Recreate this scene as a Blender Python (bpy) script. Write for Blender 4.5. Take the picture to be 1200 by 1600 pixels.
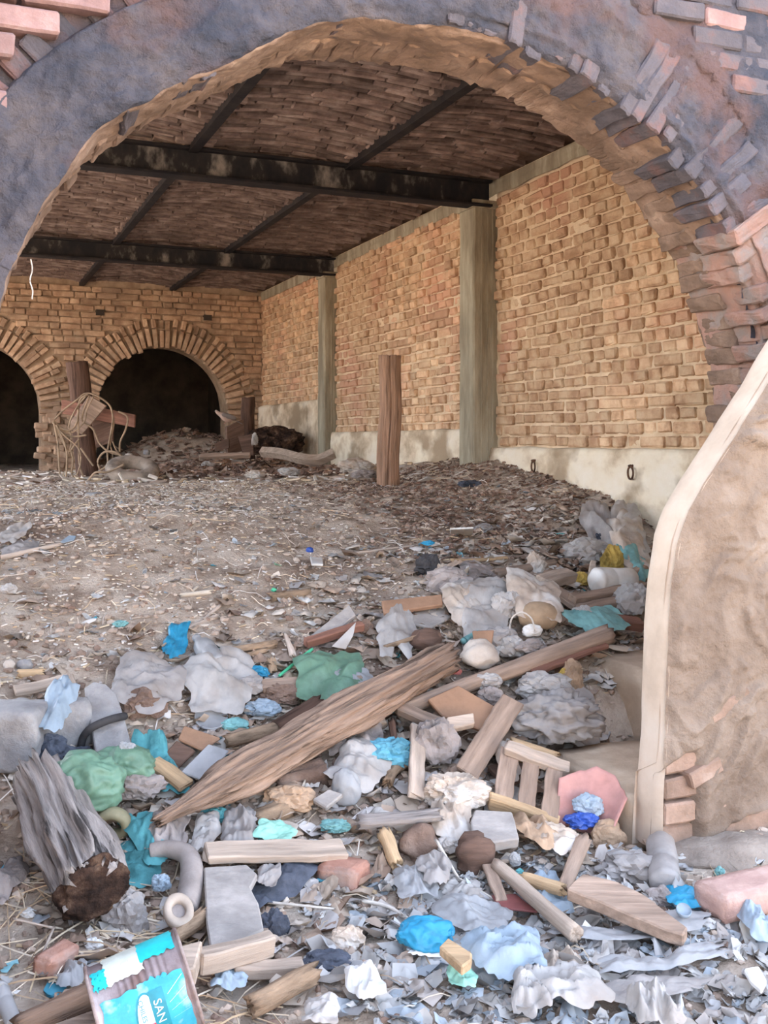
import bpy, bmesh, math, random
from mathutils import Vector, Matrix, noise

for o in list(bpy.data.objects):
    bpy.data.objects.remove(o)
SC = bpy.context.scene
COL = SC.collection
RND = random.Random(7)

# ------------------------------------------------------------------ camera, sky, sun, exposure
PSI, EYE, FPX, HOR = math.radians(22.9), 1.30, 1600.0, 690.0
cam = bpy.data.cameras.new('camera')
cam.sensor_fit = 'VERTICAL'; cam.sensor_height = 24.0; cam.sensor_width = 18.0
cam.lens = 24.0 * FPX / 1600.0
cam.shift_y = -(800.0 - HOR) / 1600.0
cam.clip_start = 0.05; cam.clip_end = 300
camo = bpy.data.objects.new('camera', cam); COL.objects.link(camo)
camo.location = (0, 0, EYE); camo.rotation_euler = (math.pi / 2, 0, -PSI)
SC.camera = camo

world = bpy.data.worlds.new('sky'); SC.world = world; world.use_nodes = True
wn = world.node_tree
sky = wn.nodes.new('ShaderNodeTexSky'); sky.sky_type = 'NISHITA'; sky.sun_disc = False
SUN_EL = math.radians(42)
sky.sun_elevation = SUN_EL; sky.sun_rotation = 0.0; sky.air_density = 1.0; sky.dust_density = 2.0
bg = wn.nodes['Background']; bg.inputs['Strength'].default_value = 0.46
hz = wn.nodes.new('ShaderNodeHueSaturation'); hz.inputs['Saturation'].default_value = 0.55   # thin hazy sky
wn.links.new(sky.outputs['Color'], hz.inputs['Color']); wn.links.new(hz.outputs['Color'], bg.inputs['Color'])

sd = bpy.data.lights.new('sun', 'SUN'); sd.energy = 8.5; sd.angle = math.radians(0.6); sd.color = (1.0, 0.91, 0.78)
so = bpy.data.objects.new('sun', sd); COL.objects.link(so)
so.rotation_euler = Vector((0.12, -math.cos(SUN_EL), -math.sin(SUN_EL))).to_track_quat('-Z', 'Y').to_euler()

vs = SC.view_settings
SC.display_settings.display_device = 'sRGB'
vs.view_transform = 'Standard'; vs.look = 'None'; vs.gamma = 1.0; vs.use_curve_mapping = False
vs.exposure = 1.64

# ------------------------------------------------------------------ helpers
def lerp(a, b, t): return a + (b - a) * t
def sstep(a, b, x):
    t = max(0.0, min(1.0, (x - a) / (b - a))); return t * t * (3 - 2 * t)
def table(tab, x):
    if x <= tab[0][0]: return tab[0][1]
    for (a, va), (b, vb) in zip(tab, tab[1:]):
        if x <= b: return lerp(va, vb, (x - a) / (b - a))
    return tab[-1][1]
def fbm(p, octs=4, lac=2.0, gain=0.5):
    v, a = 0.0, 1.0
    for _ in range(octs):
        v += a * noise.noise(p); p = p * lac; a *= gain
    return v
def ridge(p, octs=3):
    v, a = 0.0, 1.0
    for _ in range(octs):
        v += a * (1 - 2.4 * abs(noise.noise(p))); p = p * 2.03 + Vector((5.1, 1.7, 3.3)); a *= 0.5
    return v

CS, SN = math.cos(PSI), math.sin(PSI)
def W(u, v, zc):                       # point of the place seen at pixel (u, v) at view depth zc
    xc = (u - 600.0) / FPX * zc
    return Vector((xc * CS + zc * SN, zc * CS - xc * SN, EYE - (v - HOR) / FPX * zc))
def ray(u, v):
    return W(u, v, 1.0) - Vector((0, 0, EYE))

GY = [(0, -.00), (1.5, -.02), (2.4, .0), (2.8, .03), (3.1, .10), (3.4, .20), (3.8, .36), (4.2, .52), (4.6, .66), (5.0, .77), (5.5, .87),
      (6.0, .94), (6.5, .98), (7.5, .98), (9, .98), (12.8, .94), (20, .94)]
def G(x, y):                           # height of the ground without its fine relief
    z = table(GY, y)
    z += (0.16 * sstep(2.9, 3.7, x)) * sstep(4.2, 5.0, y) * (1 - .55 * sstep(7.5, 9.0, y))
    z += 0.34 * math.exp(-((x - 3.6) ** 2 + (y - 12.3) ** 2) / 0.7)
    z += 0.50 * math.exp(-(((x - 2.75) / .8) ** 2 + ((y - 13.5) / .7) ** 2))
    z += 0.10 * math.exp(-(((x - 2.3) / .7) ** 2 + ((y - 3.9) / .6) ** 2))
    z -= 0.20 * math.exp(-(((x - 2.45) / .42) ** 4 + ((y - 3.05) / .34) ** 4))
    z += 0.07 * math.exp(-(((x - 1.0) / .8) ** 2 + ((y - 5.4) / .5) ** 2))
    return z
def GN(x, y):                          # with lumps
    f = sstep(0.9, 1.4, y) * sstep(-2.6, -1.8, x)
    z = G(x, y)
    if f > 0:
        p = Vector((x, y, 0))
        z += f * (0.030 * noise.noise(p * 1.9) + 0.022 * noise.noise(p * 5.3 + Vector((3, 1, 9))) + 0.010 * fbm(p * 15, 3))
    return z
def P(u, v, lift=0.0):                 # where the ray through a pixel meets the ground raised by lift
    d = ray(u, v); t, step = 1.2, 0.05
    o = Vector((0, 0, EYE)); last = t
    while t < 40:
        q = o + d * t
        if q.z <= G(q.x, q.y) + lift:
            lo, hi = last, t
            for _ in range(18):
                m = (lo + hi) / 2; q = o + d * m
                if q.z <= G(q.x, q.y) + lift: hi = m
                else: lo = m
            return o + d * hi
        last = t; t += step
    return o + d * 12

# ---- objects
def new_mesh(name, verts, faces, smooth=False):
    m = bpy.data.meshes.new(name)
    m.from_pydata([tuple(v) for v in verts], [], faces)
    if smooth: m.polygons.foreach_set('use_smooth', [True] * len(m.polygons))
    m.update(); return m
def bm_mesh(name, bm, smooth=False):
    bmesh.ops.recalc_face_normals(bm, faces=bm.faces[:])
    m = bpy.data.meshes.new(name); bm.to_mesh(m); bm.free()
    if smooth: m.polygons.foreach_set('use_smooth', [True] * len(m.polygons))
    m.update(); return m
def link(name, data, mat=None, parent=None, mw=None):
    o = bpy.data.objects.new(name, data); COL.objects.link(o)
    if mat is not None and data is not None and not data.materials: data.materials.append(mat)
    if parent is not None: o.parent = parent
    if mw is not None: o.matrix_local = mw
    return o
def tag(o, label, cat, group=None):
    o['label'] = label; o['category'] = cat
    if group: o['group'] = group
    return o
def structure(o): o['kind'] = 'structure'; return o
def stuff(o): o['kind'] = 'stuff'; return o
def frame(origin, xdir, up=Vector((0, 0, 1)), roll=0.0):
    x = Vector(xdir).normalized(); u = Vector(up)
    if abs(x.dot(u.normalized())) > .97: u = Vector((0, 1, 0))
    y = u.cross(x).normalized(); z = x.cross(y)
    m = Matrix((x, y, z)).transposed().to_4x4(); m.translation = origin
    return m @ Matrix.Rotation(roll, 4, 'X')

# ---- materials
def mat(name, cols, scale=6.0, detail=6, rough=0.9, bump=0.35, bscale=40.0, stretch=(1, 1, 1), world_co=False, rnd=0.12, spec=0.2,
        dist=0.01, second=None, transl=0.0, metal=0.0):
    m = bpy.data.materials.new(name); m.use_nodes = True
    nt = m.node_tree; N, L = nt.nodes, nt.links; b = N['Principled BSDF']
    if world_co:
        co = N.new('ShaderNodeNewGeometry').outputs['Position']
    else:
        co = N.new('ShaderNodeTexCoord').outputs['Object']
    mp = N.new('ShaderNodeMapping'); mp.inputs['Scale'].default_value = stretch; L.new(co, mp.inputs['Vector'])
    oi = N.new('ShaderNodeObjectInfo')
    nz = N.new('ShaderNodeTexNoise'); nz.inputs['Scale'].default_value = scale; nz.inputs['Detail'].default_value = detail; nz.inputs['Roughness'].default_value = .62
    if not world_co:
        nz.noise_dimensions = '4D'; mm = N.new('ShaderNodeMath'); mm.operation = 'MULTIPLY'; mm.inputs[1].default_value = 37.0
        L.new(oi.outputs['Random'], mm.inputs[0]); L.new(mm.outputs[0], nz.inputs['W'])
    L.new(mp.outputs['Vector'], nz.inputs['Vector'])
    rp = N.new('ShaderNodeValToRGB'); L.new(nz.outputs['Fac'], rp.inputs['Fac'])
    els = rp.color_ramp.elements
    while len(els) < len(cols): els.new(0.5)
    for e, (p, c) in zip(els, cols): e.position = .5 + (p - .5) * (.62 if cols[0][0] <= .35 else 1); e.color = (*c, 1)
    col = rp.outputs['Color']
    if second:                          # a second tone laid on by a broader noise: stain, soot, damp, smear
        c2, s2, lo, hi = second
        n2 = N.new('ShaderNodeTexNoise'); n2.inputs['Scale'].default_value = s2; n2.inputs['Detail'].default_value = 5
        L.new(mp.outputs['Vector'], n2.inputs['Vector'])
        mr = N.new('ShaderNodeMapRange'); mr.inputs['From Min'].default_value = lo; mr.inputs['From Max'].default_value = hi
        L.new(n2.outputs['Fac'], mr.inputs['Value'])
        mx = N.new('ShaderNodeMix'); mx.data_type = 'RGBA'; L.new(mr.outputs['Result'], mx.inputs['Factor'])
        L.new(col, mx.inputs['A']); mx.inputs['B'].default_value = (*c2, 1); col = mx.outputs['Result']
    if rnd > 0:
        hs = N.new('ShaderNodeHueSaturation'); mr = N.new('ShaderNodeMapRange')
        mr.inputs['To Min'].default_value = 1 - rnd; mr.inputs['To Max'].default_value = 1 + rnd
        L.new(oi.outputs['Random'], mr.inputs['Value']); L.new(mr.outputs['Result'], hs.inputs['Value'])
        L.new(col, hs.inputs['Color']); col = hs.outputs['Color']
    L.new(col, b.inputs['Base Color'])
    b.inputs['Roughness'].default_value = rough; b.inputs['Specular IOR Level'].default_value = spec; b.inputs['Metallic'].default_value = metal
    if bump > 0:
        nb = N.new('ShaderNodeTexNoise'); nb.inputs['Scale'].default_value = bscale; nb.inputs['Detail'].default_value = 8; nb.inputs['Roughness'].default_value = .65
        L.new(mp.outputs['Vector'], nb.inputs['Vector'])
        bp = N.new('ShaderNodeBump'); bp.inputs['Strength'].default_value = bump; bp.inputs['Distance'].default_value = dist
        L.new(nb.outputs['Fac'], bp.inputs['Height']); L.new(bp.outputs['Normal'], b.inputs['Normal'])
    if transl > 0:                      # thin plastic film lets light through
        tr = N.new('ShaderNodeBsdfTranslucent'); L.new(col, tr.inputs['Color'])
        ms = N.new('ShaderNodeMixShader'); ms.inputs[0].default_value = transl
        L.new(b.outputs['BSDF'], ms.inputs[1]); L.new(tr.outputs['BSDF'], ms.inputs[2])
        L.new(ms.outputs[0], N['Material Output'].inputs['Surface'])
    return m
def vcol_mat(name, rough=.9, spec=.15, transl=0.0):
    m = bpy.data.materials.new(name); m.use_nodes = True
    N, L = m.node_tree.nodes, m.node_tree.links; b = N['Principled BSDF']
    a = N.new('ShaderNodeAttribute'); a.attribute_name = 'Col'
    L.new(a.outputs['Color'], b.inputs['Base Color']); b.inputs['Roughness'].default_value = rough; b.inputs['Specular IOR Level'].default_value = spec
    if transl:
        tr = N.new('ShaderNodeBsdfTranslucent'); L.new(a.outputs['Color'], tr.inputs['Color'])
        ms = N.new('ShaderNodeMixShader'); ms.inputs[0].default_value = transl
        L.new(b.outputs['BSDF'], ms.inputs[1]); L.new(tr.outputs['BSDF'], ms.inputs[2]); L.new(ms.outputs[0], N['Material Output'].inputs['Surface'])
    return m

M = {}
M['brick_wall'] = mat('ochre_brick', [(.28, (.46, .285, .175)), (.5, (.62, .42, .27)), (.72, (.70, .52, .35))], 9, world_co=True, rnd=.22, bump=.6, bscale=45,
                      second=((.60, .345, .235), 1.1, .50, .66))
M['mortar_wall'] = mat('ochre_mortar', [(.3, (.58, .43, .28)), (.6, (.74, .59, .42))], 6, world_co=True, rnd=0, bump=.7, bscale=35)
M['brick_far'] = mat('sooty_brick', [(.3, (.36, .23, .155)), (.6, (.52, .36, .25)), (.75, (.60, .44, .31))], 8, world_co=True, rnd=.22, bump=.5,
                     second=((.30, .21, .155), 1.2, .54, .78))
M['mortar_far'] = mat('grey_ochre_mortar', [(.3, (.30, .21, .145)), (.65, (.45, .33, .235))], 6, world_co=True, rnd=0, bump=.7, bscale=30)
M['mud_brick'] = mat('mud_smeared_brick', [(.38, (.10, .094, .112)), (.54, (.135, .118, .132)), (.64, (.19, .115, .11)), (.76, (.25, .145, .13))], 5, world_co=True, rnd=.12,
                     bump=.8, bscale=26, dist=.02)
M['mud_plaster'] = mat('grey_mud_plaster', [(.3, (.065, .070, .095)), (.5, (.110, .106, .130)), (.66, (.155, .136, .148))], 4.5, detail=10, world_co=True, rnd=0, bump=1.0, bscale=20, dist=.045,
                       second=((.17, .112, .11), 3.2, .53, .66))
M['pink_mud'] = mat('pink_brick_with_mud', [(.34, (.30, .25, .23)), (.47, (.34, .23, .195)), (.6, (.38, .225, .18)), (.75, (.42, .27, .22))], 6, world_co=True, rnd=.12, bump=.8, bscale=26, dist=.02)
M['soffit'] = mat('brown_clay', [(.3, (.17, .115, .085)), (.6, (.27, .185, .14)), (.75, (.36, .26, .20))], 5, world_co=True, rnd=.15, bump=.7, bscale=24, dist=.02)
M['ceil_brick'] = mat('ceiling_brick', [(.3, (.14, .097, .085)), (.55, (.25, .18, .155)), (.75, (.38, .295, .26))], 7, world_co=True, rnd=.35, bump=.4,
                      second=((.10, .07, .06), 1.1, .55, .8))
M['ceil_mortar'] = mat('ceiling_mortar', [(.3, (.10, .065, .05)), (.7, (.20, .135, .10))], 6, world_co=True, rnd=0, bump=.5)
M['plinth'] = mat('lime_plinth', [(.25, (.42, .32, .22)), (.42, (.64, .52, .38)), (.58, (.80, .70, .55)), (.8, (.84, .76, .64))], 2.6, detail=9, world_co=True, rnd=0,
                  second=((.38, .29, .20), 2.2, .50, .62), bump=.6, bscale=22, stretch=(1, 1, 1.3))
M['concrete'] = mat('olive_concrete', [(.3, (.25, .215, .16)), (.55, (.36, .32, .24)), (.75, (.46, .42, .33))], 5, detail=8, world_co=True, rnd=0, bump=.5, bscale=30, stretch=(2, 2, .35))
M['iron'] = mat('dark_rusty_steel', [(.35, (.016, .016, .020)), (.52, (.030, .027, .028)), (.60, (.11, .10, .095)), (.72, (.28, .25, .23))], 3.2, detail=5, world_co=True, rnd=0,
                bump=.3, bscale=30, rough=.7, stretch=(1.4, 1, .8))
M['iron_plain'] = mat('blackened_steel', [(.3, (.014, .013, .017)), (.7, (.032, .027, .027))], 6, world_co=True, rnd=0, bump=.25, rough=.75)
M['rust'] = mat('rusty_iron', [(.3, (.07, .04, .028)), (.7, (.17, .09, .055))], 30, rnd=.1, bump=.4, bscale=80, rough=.8)
M['cream'] = mat('cream_plaster', [(.3, (.57, .45, .35)), (.55, (.68, .55, .44)), (.8, (.72, .61, .51))], 4, detail=8, world_co=True, rnd=0, bump=.25, bscale=25)
M['rough_plaster'] = mat('rough_mud_plaster', [(.3, (.21, .155, .12)), (.55, (.275, .21, .165)), (.8, (.35, .28, .23))], 4, detail=9, world_co=True, rnd=0, bump=.9, bscale=16, dist=.025)
M['pink_brick'] = mat('pink_brick', [(.3, (.44, .24, .18)), (.6, (.56, .33, .25)), (.8, (.62, .40, .31))], 10, world_co=True, rnd=.14, bump=.5, bscale=50)
M['tan_brick'] = mat('dusty_tan_brick', [(.3, (.27, .185, .14)), (.6, (.36, .245, .19)), (.8, (.42, .31, .25))], 10, world_co=True, rnd=.14, bump=.6, bscale=50)
M['mauve_brick'] = mat('dusty_mauve_brick', [(.3, (.26, .165, .16)), (.6, (.34, .215, .205)), (.8, (.38, .28, .27))], 10, world_co=True, rnd=.14, bump=.5, bscale=50)
M['step'] = mat('sandy_step', [(.3, (.50, .38, .28)), (.55, (.62, .49, .37)), (.75, (.72, .60, .47))], 5, detail=9, world_co=True, rnd=0, bump=.5, bscale=25)
M['dirt'] = mat('dry_dirt', [(.25, (.32, .235, .18)), (.45, (.50, .395, .315)), (.6, (.62, .51, .42)), (.78, (.70, .61, .52))], 5.5, detail=12, world_co=True, rnd=0, bump=1.0,
                bscale=55, dist=.02, second=((.20, .125, .09), .9, .54, .74))
M['sand'] = mat('courtyard_sand', [(.3, (.50, .38, .26)), (.7, (.62, .49, .35))], 1.5, world_co=True, rnd=0, bump=.4, bscale=12)
M['court_wall'] = mat('courtyard_ochre_wall', [(.3, (.52, .38, .25)), (.7, (.64, .50, .35))], 1.5, world_co=True, rnd=0, bump=.4, bscale=12)
M['black_room'] = mat('dark_brown_wall', [(.3, (.05, .04, .035)), (.7, (.10, .08, .065))], 3, world_co=True, rnd=0, bump=.3)  # plain dark brown for the back room's walls and the hole blocks

# ------------------------------------------------------------------ the structure
CEIL = 1.91 + EYE                      # underside of the roof
XW = 3.70                              # face of the long brick wall
YA, YB = 3.00, 3.38                    # front arch wall, its two faces
YF, YG = 12.80, 13.20                  # far arch wall
RX = -1.20                            # roof cut back here, out of view, for more light from the open yard
ACX, ACZ = 1.47, EYE
AR = [(-30, 1.425), (5, 1.425), (32, 1.425), (41, 1.41), (53, 1.39), (63, 1.38), (76, 1.36), (95, 1.347), (107, 1.36), (116, 1.335), (125, 1.33),
      (140, 1.385), (154, 1.394), (166, 1.397), (210, 1.40)]
def arch_r(deg): return table(AR, deg)

def grid_floor(name, x0, x1, y0, y1, st, f, m):
    nx, ny = max(1, round((x1 - x0) / st)), max(1, round((y1 - y0) / st))
    vs_, fs = [], []
    for j in range(ny + 1):
        y = lerp(y0, y1, j / ny)
        for i in range(nx + 1):
            x = lerp(x0, x1, i / nx); vs_.append((x, y, f(x, y)))
    for j in range(ny):
        for i in range(nx):
            a = j * (nx + 1) + i; fs.append((a, a + 1, a + nx + 2, a + nx + 1))
    return structure(link(name, new_mesh(name, vs_, fs, True), m))
grid_floor('floor', -1.6, 3.96, 1.3, 7.6, .026, GN, M['dirt'])
grid_floor('floor.001', -9.0, 3.96, 7.6, 17.0, .07, GN, M['dirt'])
grid_floor('floor.002', -9.0, -1.6, 1.3, 7.6, .12, GN, M['dirt'])
grid_floor('floor.003', -16, 16, -14.0, 1.3, .5, lambda x, y: GN(x, y) - (0.004 if y < 1.2 else 0), M['sand'])
grid_floor('floor.004', -16, -9, 1.3, 17.0, .5, GN, M['sand'])

def box_bm(x0, x1, y0, y1, z0, z1, bm=None):
    bm = bm or bmesh.new()
    r = bmesh.ops.create_cube(bm, size=1.0, matrix=Matrix.Translation(((x0 + x1) / 2, (y0 + y1) / 2, (z0 + z1) / 2)) @ Matrix.Diagonal((x1 - x0, y1 - y0, z1 - z0, 1)))
    return bm
def box(name, x0, x1, y0, y1, z0, z1, m, parent=None, bev=0.0):
    bm = box_bm(x0, x1, y0, y1, z0, z1)
    if bev: bmesh.ops.bevel(bm, geom=bm.edges[:], offset=bev, segments=2, affect='EDGES', profile=.6)
    return link(name, bm_mesh(name, bm), m, parent)

YG_ = 13.15
# outer walls that close the building and the courtyard wall across the yard
structure(box('wall_courtyard', -14, 14, -13.6, -13.2, -.1, 2.4, M['court_wall']))
structure(box('wall_side_shade', -1.1, -.72, .5, 3.0, -.1, CEIL + 1.6, M['mud_plaster']))   # added wall, out of view, to shade the arch's outer side
structure(box('wall_yard', -16, -15.7, -11.4, 13.2, -.1, 3.6, M['court_wall']))
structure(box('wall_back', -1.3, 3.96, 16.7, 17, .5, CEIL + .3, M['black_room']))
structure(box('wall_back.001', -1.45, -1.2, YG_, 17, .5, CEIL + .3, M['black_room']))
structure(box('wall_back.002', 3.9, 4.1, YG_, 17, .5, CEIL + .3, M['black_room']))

# bricks: a few shared shapes, each piece an object of its own
def brick_mesh(name, L_, D_, H_, seed, bev=.010, jit=.005):
    r = random.Random(seed); bm = box_bm(-L_ / 2, L_ / 2, -D_ / 2, D_ / 2, -H_ / 2, H_ / 2)
    bmesh.ops.bevel(bm, geom=bm.edges[:], offset=bev, segments=1, affect='EDGES')
    for v in bm.verts: v.co += Vector((r.uniform(-1, 1), r.uniform(-1, 1), r.uniform(-1, 1))) * jit
    return bm_mesh(name, bm)
LONG = [brick_mesh('brick', .235, .10, .064, i) for i in range(6)]
SHORT = [brick_mesh('brick', .115, .10, .064, 20 + i) for i in range(6)]
def with_mat(meshes, m):
    out = []
    for me in meshes:
        c = me.copy(); c.materials.clear(); c.materials.append(m); out.append(c)
    return out
def join_meshes(name, items, m):       # items: (mesh, matrix)
    vs_, fs = [], []
    for me, mw in items:
        b = len(vs_); vs_.extend(mw @ v.co for v in me.vertices)
        fs.extend(tuple(b + i for i in p.vertices) for p in me.polygons)
    me = new_mesh(name, vs_, fs); me.materials.append(m); return me
def put_bricks(parent, items, m, limit=300, name='brick', score=None):
    if score: items.sort(key=score)
    for me, mw in items[:limit]:
        link(name, me, None, parent, mw)
    if len(items) > limit:
        stuff(link('brickwork', join_meshes('brickwork', items[limit:], m), None, parent))

def near_cam(it): return (it[1].translation - Vector((0, 0, EYE))).length

def noisy_plane(name, fn, nu, nv, m, parent=None, smooth=True):
    vs_, fs = [], []
    for j in range(nv + 1):
        for i in range(nu + 1): vs_.append(fn(i / nu, j / nv))
    for j in range(nv):
        for i in range(nu):
            a = j * (nu + 1) + i; fs.append((a, a + 1, a + nu + 2, a + nu + 1))
    return link(name, new_mesh(name, vs_, fs, smooth), m, parent)

# ---- the long brick wall on +X, in three bays between concrete pillars
BL, BS = with_mat(LONG, M['brick_wall']), with_mat(SHORT, M['brick_wall'])
def bay(name, y0, y1, zb, zp, seed, ztop=CEIL - .10):
    r = random.Random(seed)
    w = structure(box(name, XW + .03, XW + .30, y0, y1, -.2, CEIL + .3, M['mortar_wall']))
    def mort(a, b):
        y, z = lerp(y0, y1, a), lerp(zb - .05, CEIL, b); p = Vector((seed, y, z))
        return (XW + .009 + .011 * fbm(p * 6, 3) + .008 * noise.noise(p * 26), y, z)
    noisy_plane('mortar', mort, int((y1 - y0) / .03), int((CEIL - zb) / .03), M['mortar_wall'], w)
    items = []; z = zb + .045; row = 0
    while z < ztop:
        y = y0 + .02 - (.06 if row % 2 else 0)
        while y < y1 - .03:
            long_ = r.random() < .16
            L_ = (.235 if long_ else .115) * r.uniform(.92, 1.04)
            a, b = max(y, y0 + .008), min(y + L_, y1 - .008)
            if b - a > .05:
                me = r.choice(BL if long_ else BS); base = .235 if long_ else .115
                yc = (a + b) / 2
                dz = .012 * noise.noise(Vector((yc * .9, row * .13, seed)))
                mw = Matrix.Translation((XW + .040 + r.gauss(-.001, .007), yc, z + dz + r.uniform(-.003, .003))) @ Matrix.Rotation(math.pi / 2 + r.gauss(0, .015), 4, 'Z') \
                    @ Matrix.Rotation(r.gauss(0, .012), 4, 'Y') @ Matrix.Diagonal(((b - a) / base, 1, r.uniform(.92, 1.06), 1))
                items.append((me, mw))
            y += L_ + .016 + r.uniform(-.003, .008)
        z += .0765; row += 1
    put_bricks(w, items, M['brick_wall'], 300, score=near_cam)
    # lime-washed plinth at the foot
    def pl(a, b):
        y = lerp(y0, y1, a); p = Vector((seed * 3, y, b * 1.4))
        top = zp + .012 * noise.noise(Vector((y * 3, seed, 0)))
        bulge = .055 * (1 - sstep(.86, 1.0, b) ** 2) + .006
        z = lerp(.5, top, min(1.0, b / .93)) if b < .93 else top - .004 * (b - .93)
        return (XW - bulge + (.07 * (b - .93) / .07 if b > .93 else 0) - .010 * fbm(p * 4, 3) - .004 * noise.noise(p * 30), y, z)
    noisy_plane('plinth', pl, int((y1 - y0) / .035), 40, M['plinth'], w)
    return w
bay('wall_right', 3.36, 6.63, EYE - .045, EYE - .04, 1)
bay('wall_right.001', 6.86, 10.05, EYE + .075, EYE + .10, 2)
bay('wall_right.002', 10.25, 12.82, EYE + .44, EYE + .46, 3)
structure(noisy_plane('trim_1', lambda a, b: (XW - .02 - .01 * noise.noise(Vector((a * 30, b * 4, 2))), lerp(3.36, 12.8, a), lerp(CEIL - .10 + .012 * noise.noise(Vector((a * 40, 3, 3))), CEIL + .01, b)),
                      160, 6, M['concrete']))

def pillar(name, y0, y1, x0, label):
    root = link(name, None); root.location = (0, 0, 0); tag(root, label, 'pillar'); root['kind'] = 'structure'
    bm = box_bm(x0, XW + .05, y0, y1, .6, CEIL - .19)
    bmesh.ops.subdivide_edges(bm, edges=[e for e in bm.edges if abs(e.verts[0].co.z - e.verts[1].co.z) > .5], cuts=40)
    bmesh.ops.bevel(bm, geom=[e for e in bm.edges if all(abs(v.co.x - x0) < 1e-4 for v in e.verts) and abs(e.verts[0].co.z - e.verts[1].co.z) > .01], offset=.012, segments=1, affect='EDGES')
    for v in bm.verts: v.co += Vector((noise.noise(v.co * 7), noise.noise(v.co * 7 + Vector((9, 0, 0))), 0)) * .008
    link('shaft', bm_mesh('shaft', bm), M['concrete'], root)
    # board marks: shallow ridges left by the shuttering on the side towards the opening
    for i, f in enumerate((.36, .62, .83)):
        x = lerp(x0, XW, f); bm = box_bm(x - .006, x + .006, y0 - .007, y0 + .004, .8, CEIL - .2)
        bmesh.ops.subdivide_edges(bm, edges=[e for e in bm.edges if abs(e.verts[0].co.z - e.verts[1].co.z) > .5], cuts=30)
        for v in bm.verts: v.co.x += .006 * noise.noise(Vector((i * 7, 0, v.co.z * 3)))
        link('board_mark', bm_mesh('board_mark', bm), M['concrete'], root)
    box('head', x0 - .015, XW + .05, y0 - .02, y1 + .02, CEIL - .20, CEIL - .14, M['concrete'], root, .008)
    return root
pillar('concrete_pillar', 6.63, 6.86, 3.51, 'square concrete pillar with board marks against the brick wall behind the upright post')
pillar('concrete_pillar', 10.05, 10.25, 3.57, 'slimmer pale concrete pillar deep in the vault carrying the second steel beam')

# ---- far arch wall
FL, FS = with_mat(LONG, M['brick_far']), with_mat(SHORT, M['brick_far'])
FARC = [(.165, .82), (2.435, .815)]; FCZ = EYE + .37
def wall_core(name, x0, x1, ya, yb, arches, cz, rfun, ztop, m, zbot):
    """solid wall pierced by arched openings; arches: (centre, half width)"""
    xs = set([x0, x1]); x = x0
    while x < x1: xs.add(round(x, 4)); x += .045
    for cx, hw in arches: xs.add(cx - hw); xs.add(cx + hw)
    xs = sorted(xs)
    vs_, fs = [], []
    def quad(*q):
        b = len(vs_); vs_.extend(q); fs.append((b, b + 1, b + 2, b + 3))
    def low(x, side):
        for cx, hw in arches:
            if cx - hw - 1e-6 <= x <= cx + hw + 1e-6:
                if (abs(x - (cx - hw)) < 1e-5 and side > 0) or (abs(x - (cx + hw)) < 1e-5 and side < 0): return zbot
                return rfun(cx, hw, x)
        return zbot
    for a, b in zip(xs, xs[1:]):
        mid = (a + b) / 2; inside = any(cx - hw < mid < cx + hw for cx, hw in arches)
        la = low(a, -1 if inside else 1) if inside else zbot
        lb = low(b, 1 if inside else -1) if inside else zbot
        if inside:
            la = rfun(*[c for c in arches if c[0] - c[1] < mid < c[0] + c[1]][0], a); lb = rfun(*[c for c in arches if c[0] - c[1] < mid < c[0] + c[1]][0], b)
        quad((a, ya, la), (b, ya, lb), (b, ya, ztop), (a, ya, ztop))
        quad((b, yb, lb), (a, yb, la), (a, yb, ztop), (b, yb, ztop))
        if inside: quad((a, ya, la), (a, yb, la), (b, yb, lb), (b, ya, lb))
    for cx, hw in arches:
        zc = rfun(cx, hw, cx - hw)
        for x in (cx - hw, cx + hw): quad((x, ya, zbot), (x, yb, zbot), (x, yb, zc), (x, ya, zc))
    return structure(link(name, new_mesh(name, vs_, fs), m))
def far_low(cx, hw, x): return FCZ + math.sqrt(max(0, hw * hw - (x - cx) ** 2))
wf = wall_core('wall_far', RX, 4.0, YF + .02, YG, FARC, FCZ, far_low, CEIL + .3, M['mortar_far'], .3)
r = random.Random(11); items = []
z = EYE - .45; row = 0
while z < CEIL:
    x = -.9 - (.06 if row % 2 else 0)
    while x < XW + .05:
        long_ = r.random() < .5; L_ = (.235 if long_ else .115) * r.uniform(.93, 1.03); xc = x + L_ / 2
        ok = True
        for cx, hw in FARC:
            if z < FCZ + .05:
                if abs(xc - cx) < hw + L_ * .45: ok = False
            if math.hypot(xc - cx, z - FCZ) < hw + .33: ok = ok and (z < FCZ and abs(xc - cx) > hw + .02)
        if ok:
            me = r.choice(FL if long_ else FS)
            items.append((me, Matrix.Translation((xc, YF + .035 + r.gauss(0, .007), z + .012 * noise.noise(Vector((xc, row * .2, 4))))) @ Matrix.Rotation(r.gauss(0, .02), 4, 'Y') @ Matrix.Rotation(r.gauss(0, .02), 4, 'Z')))
        x += L_ + .012
    z += .0765; row += 1
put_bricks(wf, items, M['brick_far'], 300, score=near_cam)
for cx, hw in FARC:
    n = int(math.pi * (hw + .12) / .078)
    for i in range(n + 1):
        a = math.pi * i / n + r.gauss(0, .008); jag = r.gauss(0, .012)
        if cx + math.cos(a) * 1.0 < -.4: continue
        for k, (rr, me) in enumerate(((hw + .10, FL), (hw + .285, FS))):
            c = Vector((cx + math.cos(a) * (rr + jag), YF + .02 + r.gauss(0, .012), FCZ + math.sin(a) * (rr + jag)))
            m4 = Matrix.Translation(c) @ Matrix.Rotation(-a, 4, 'Y') @ Matrix.Rotation(r.gauss(0, .03), 4, 'Z') @ Matrix.Diagonal((r.uniform(.92, 1.05), 1.2, r.uniform(.82, .95), 1))
            link('voussoir', r.choice(me), None, wf, m4)
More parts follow.
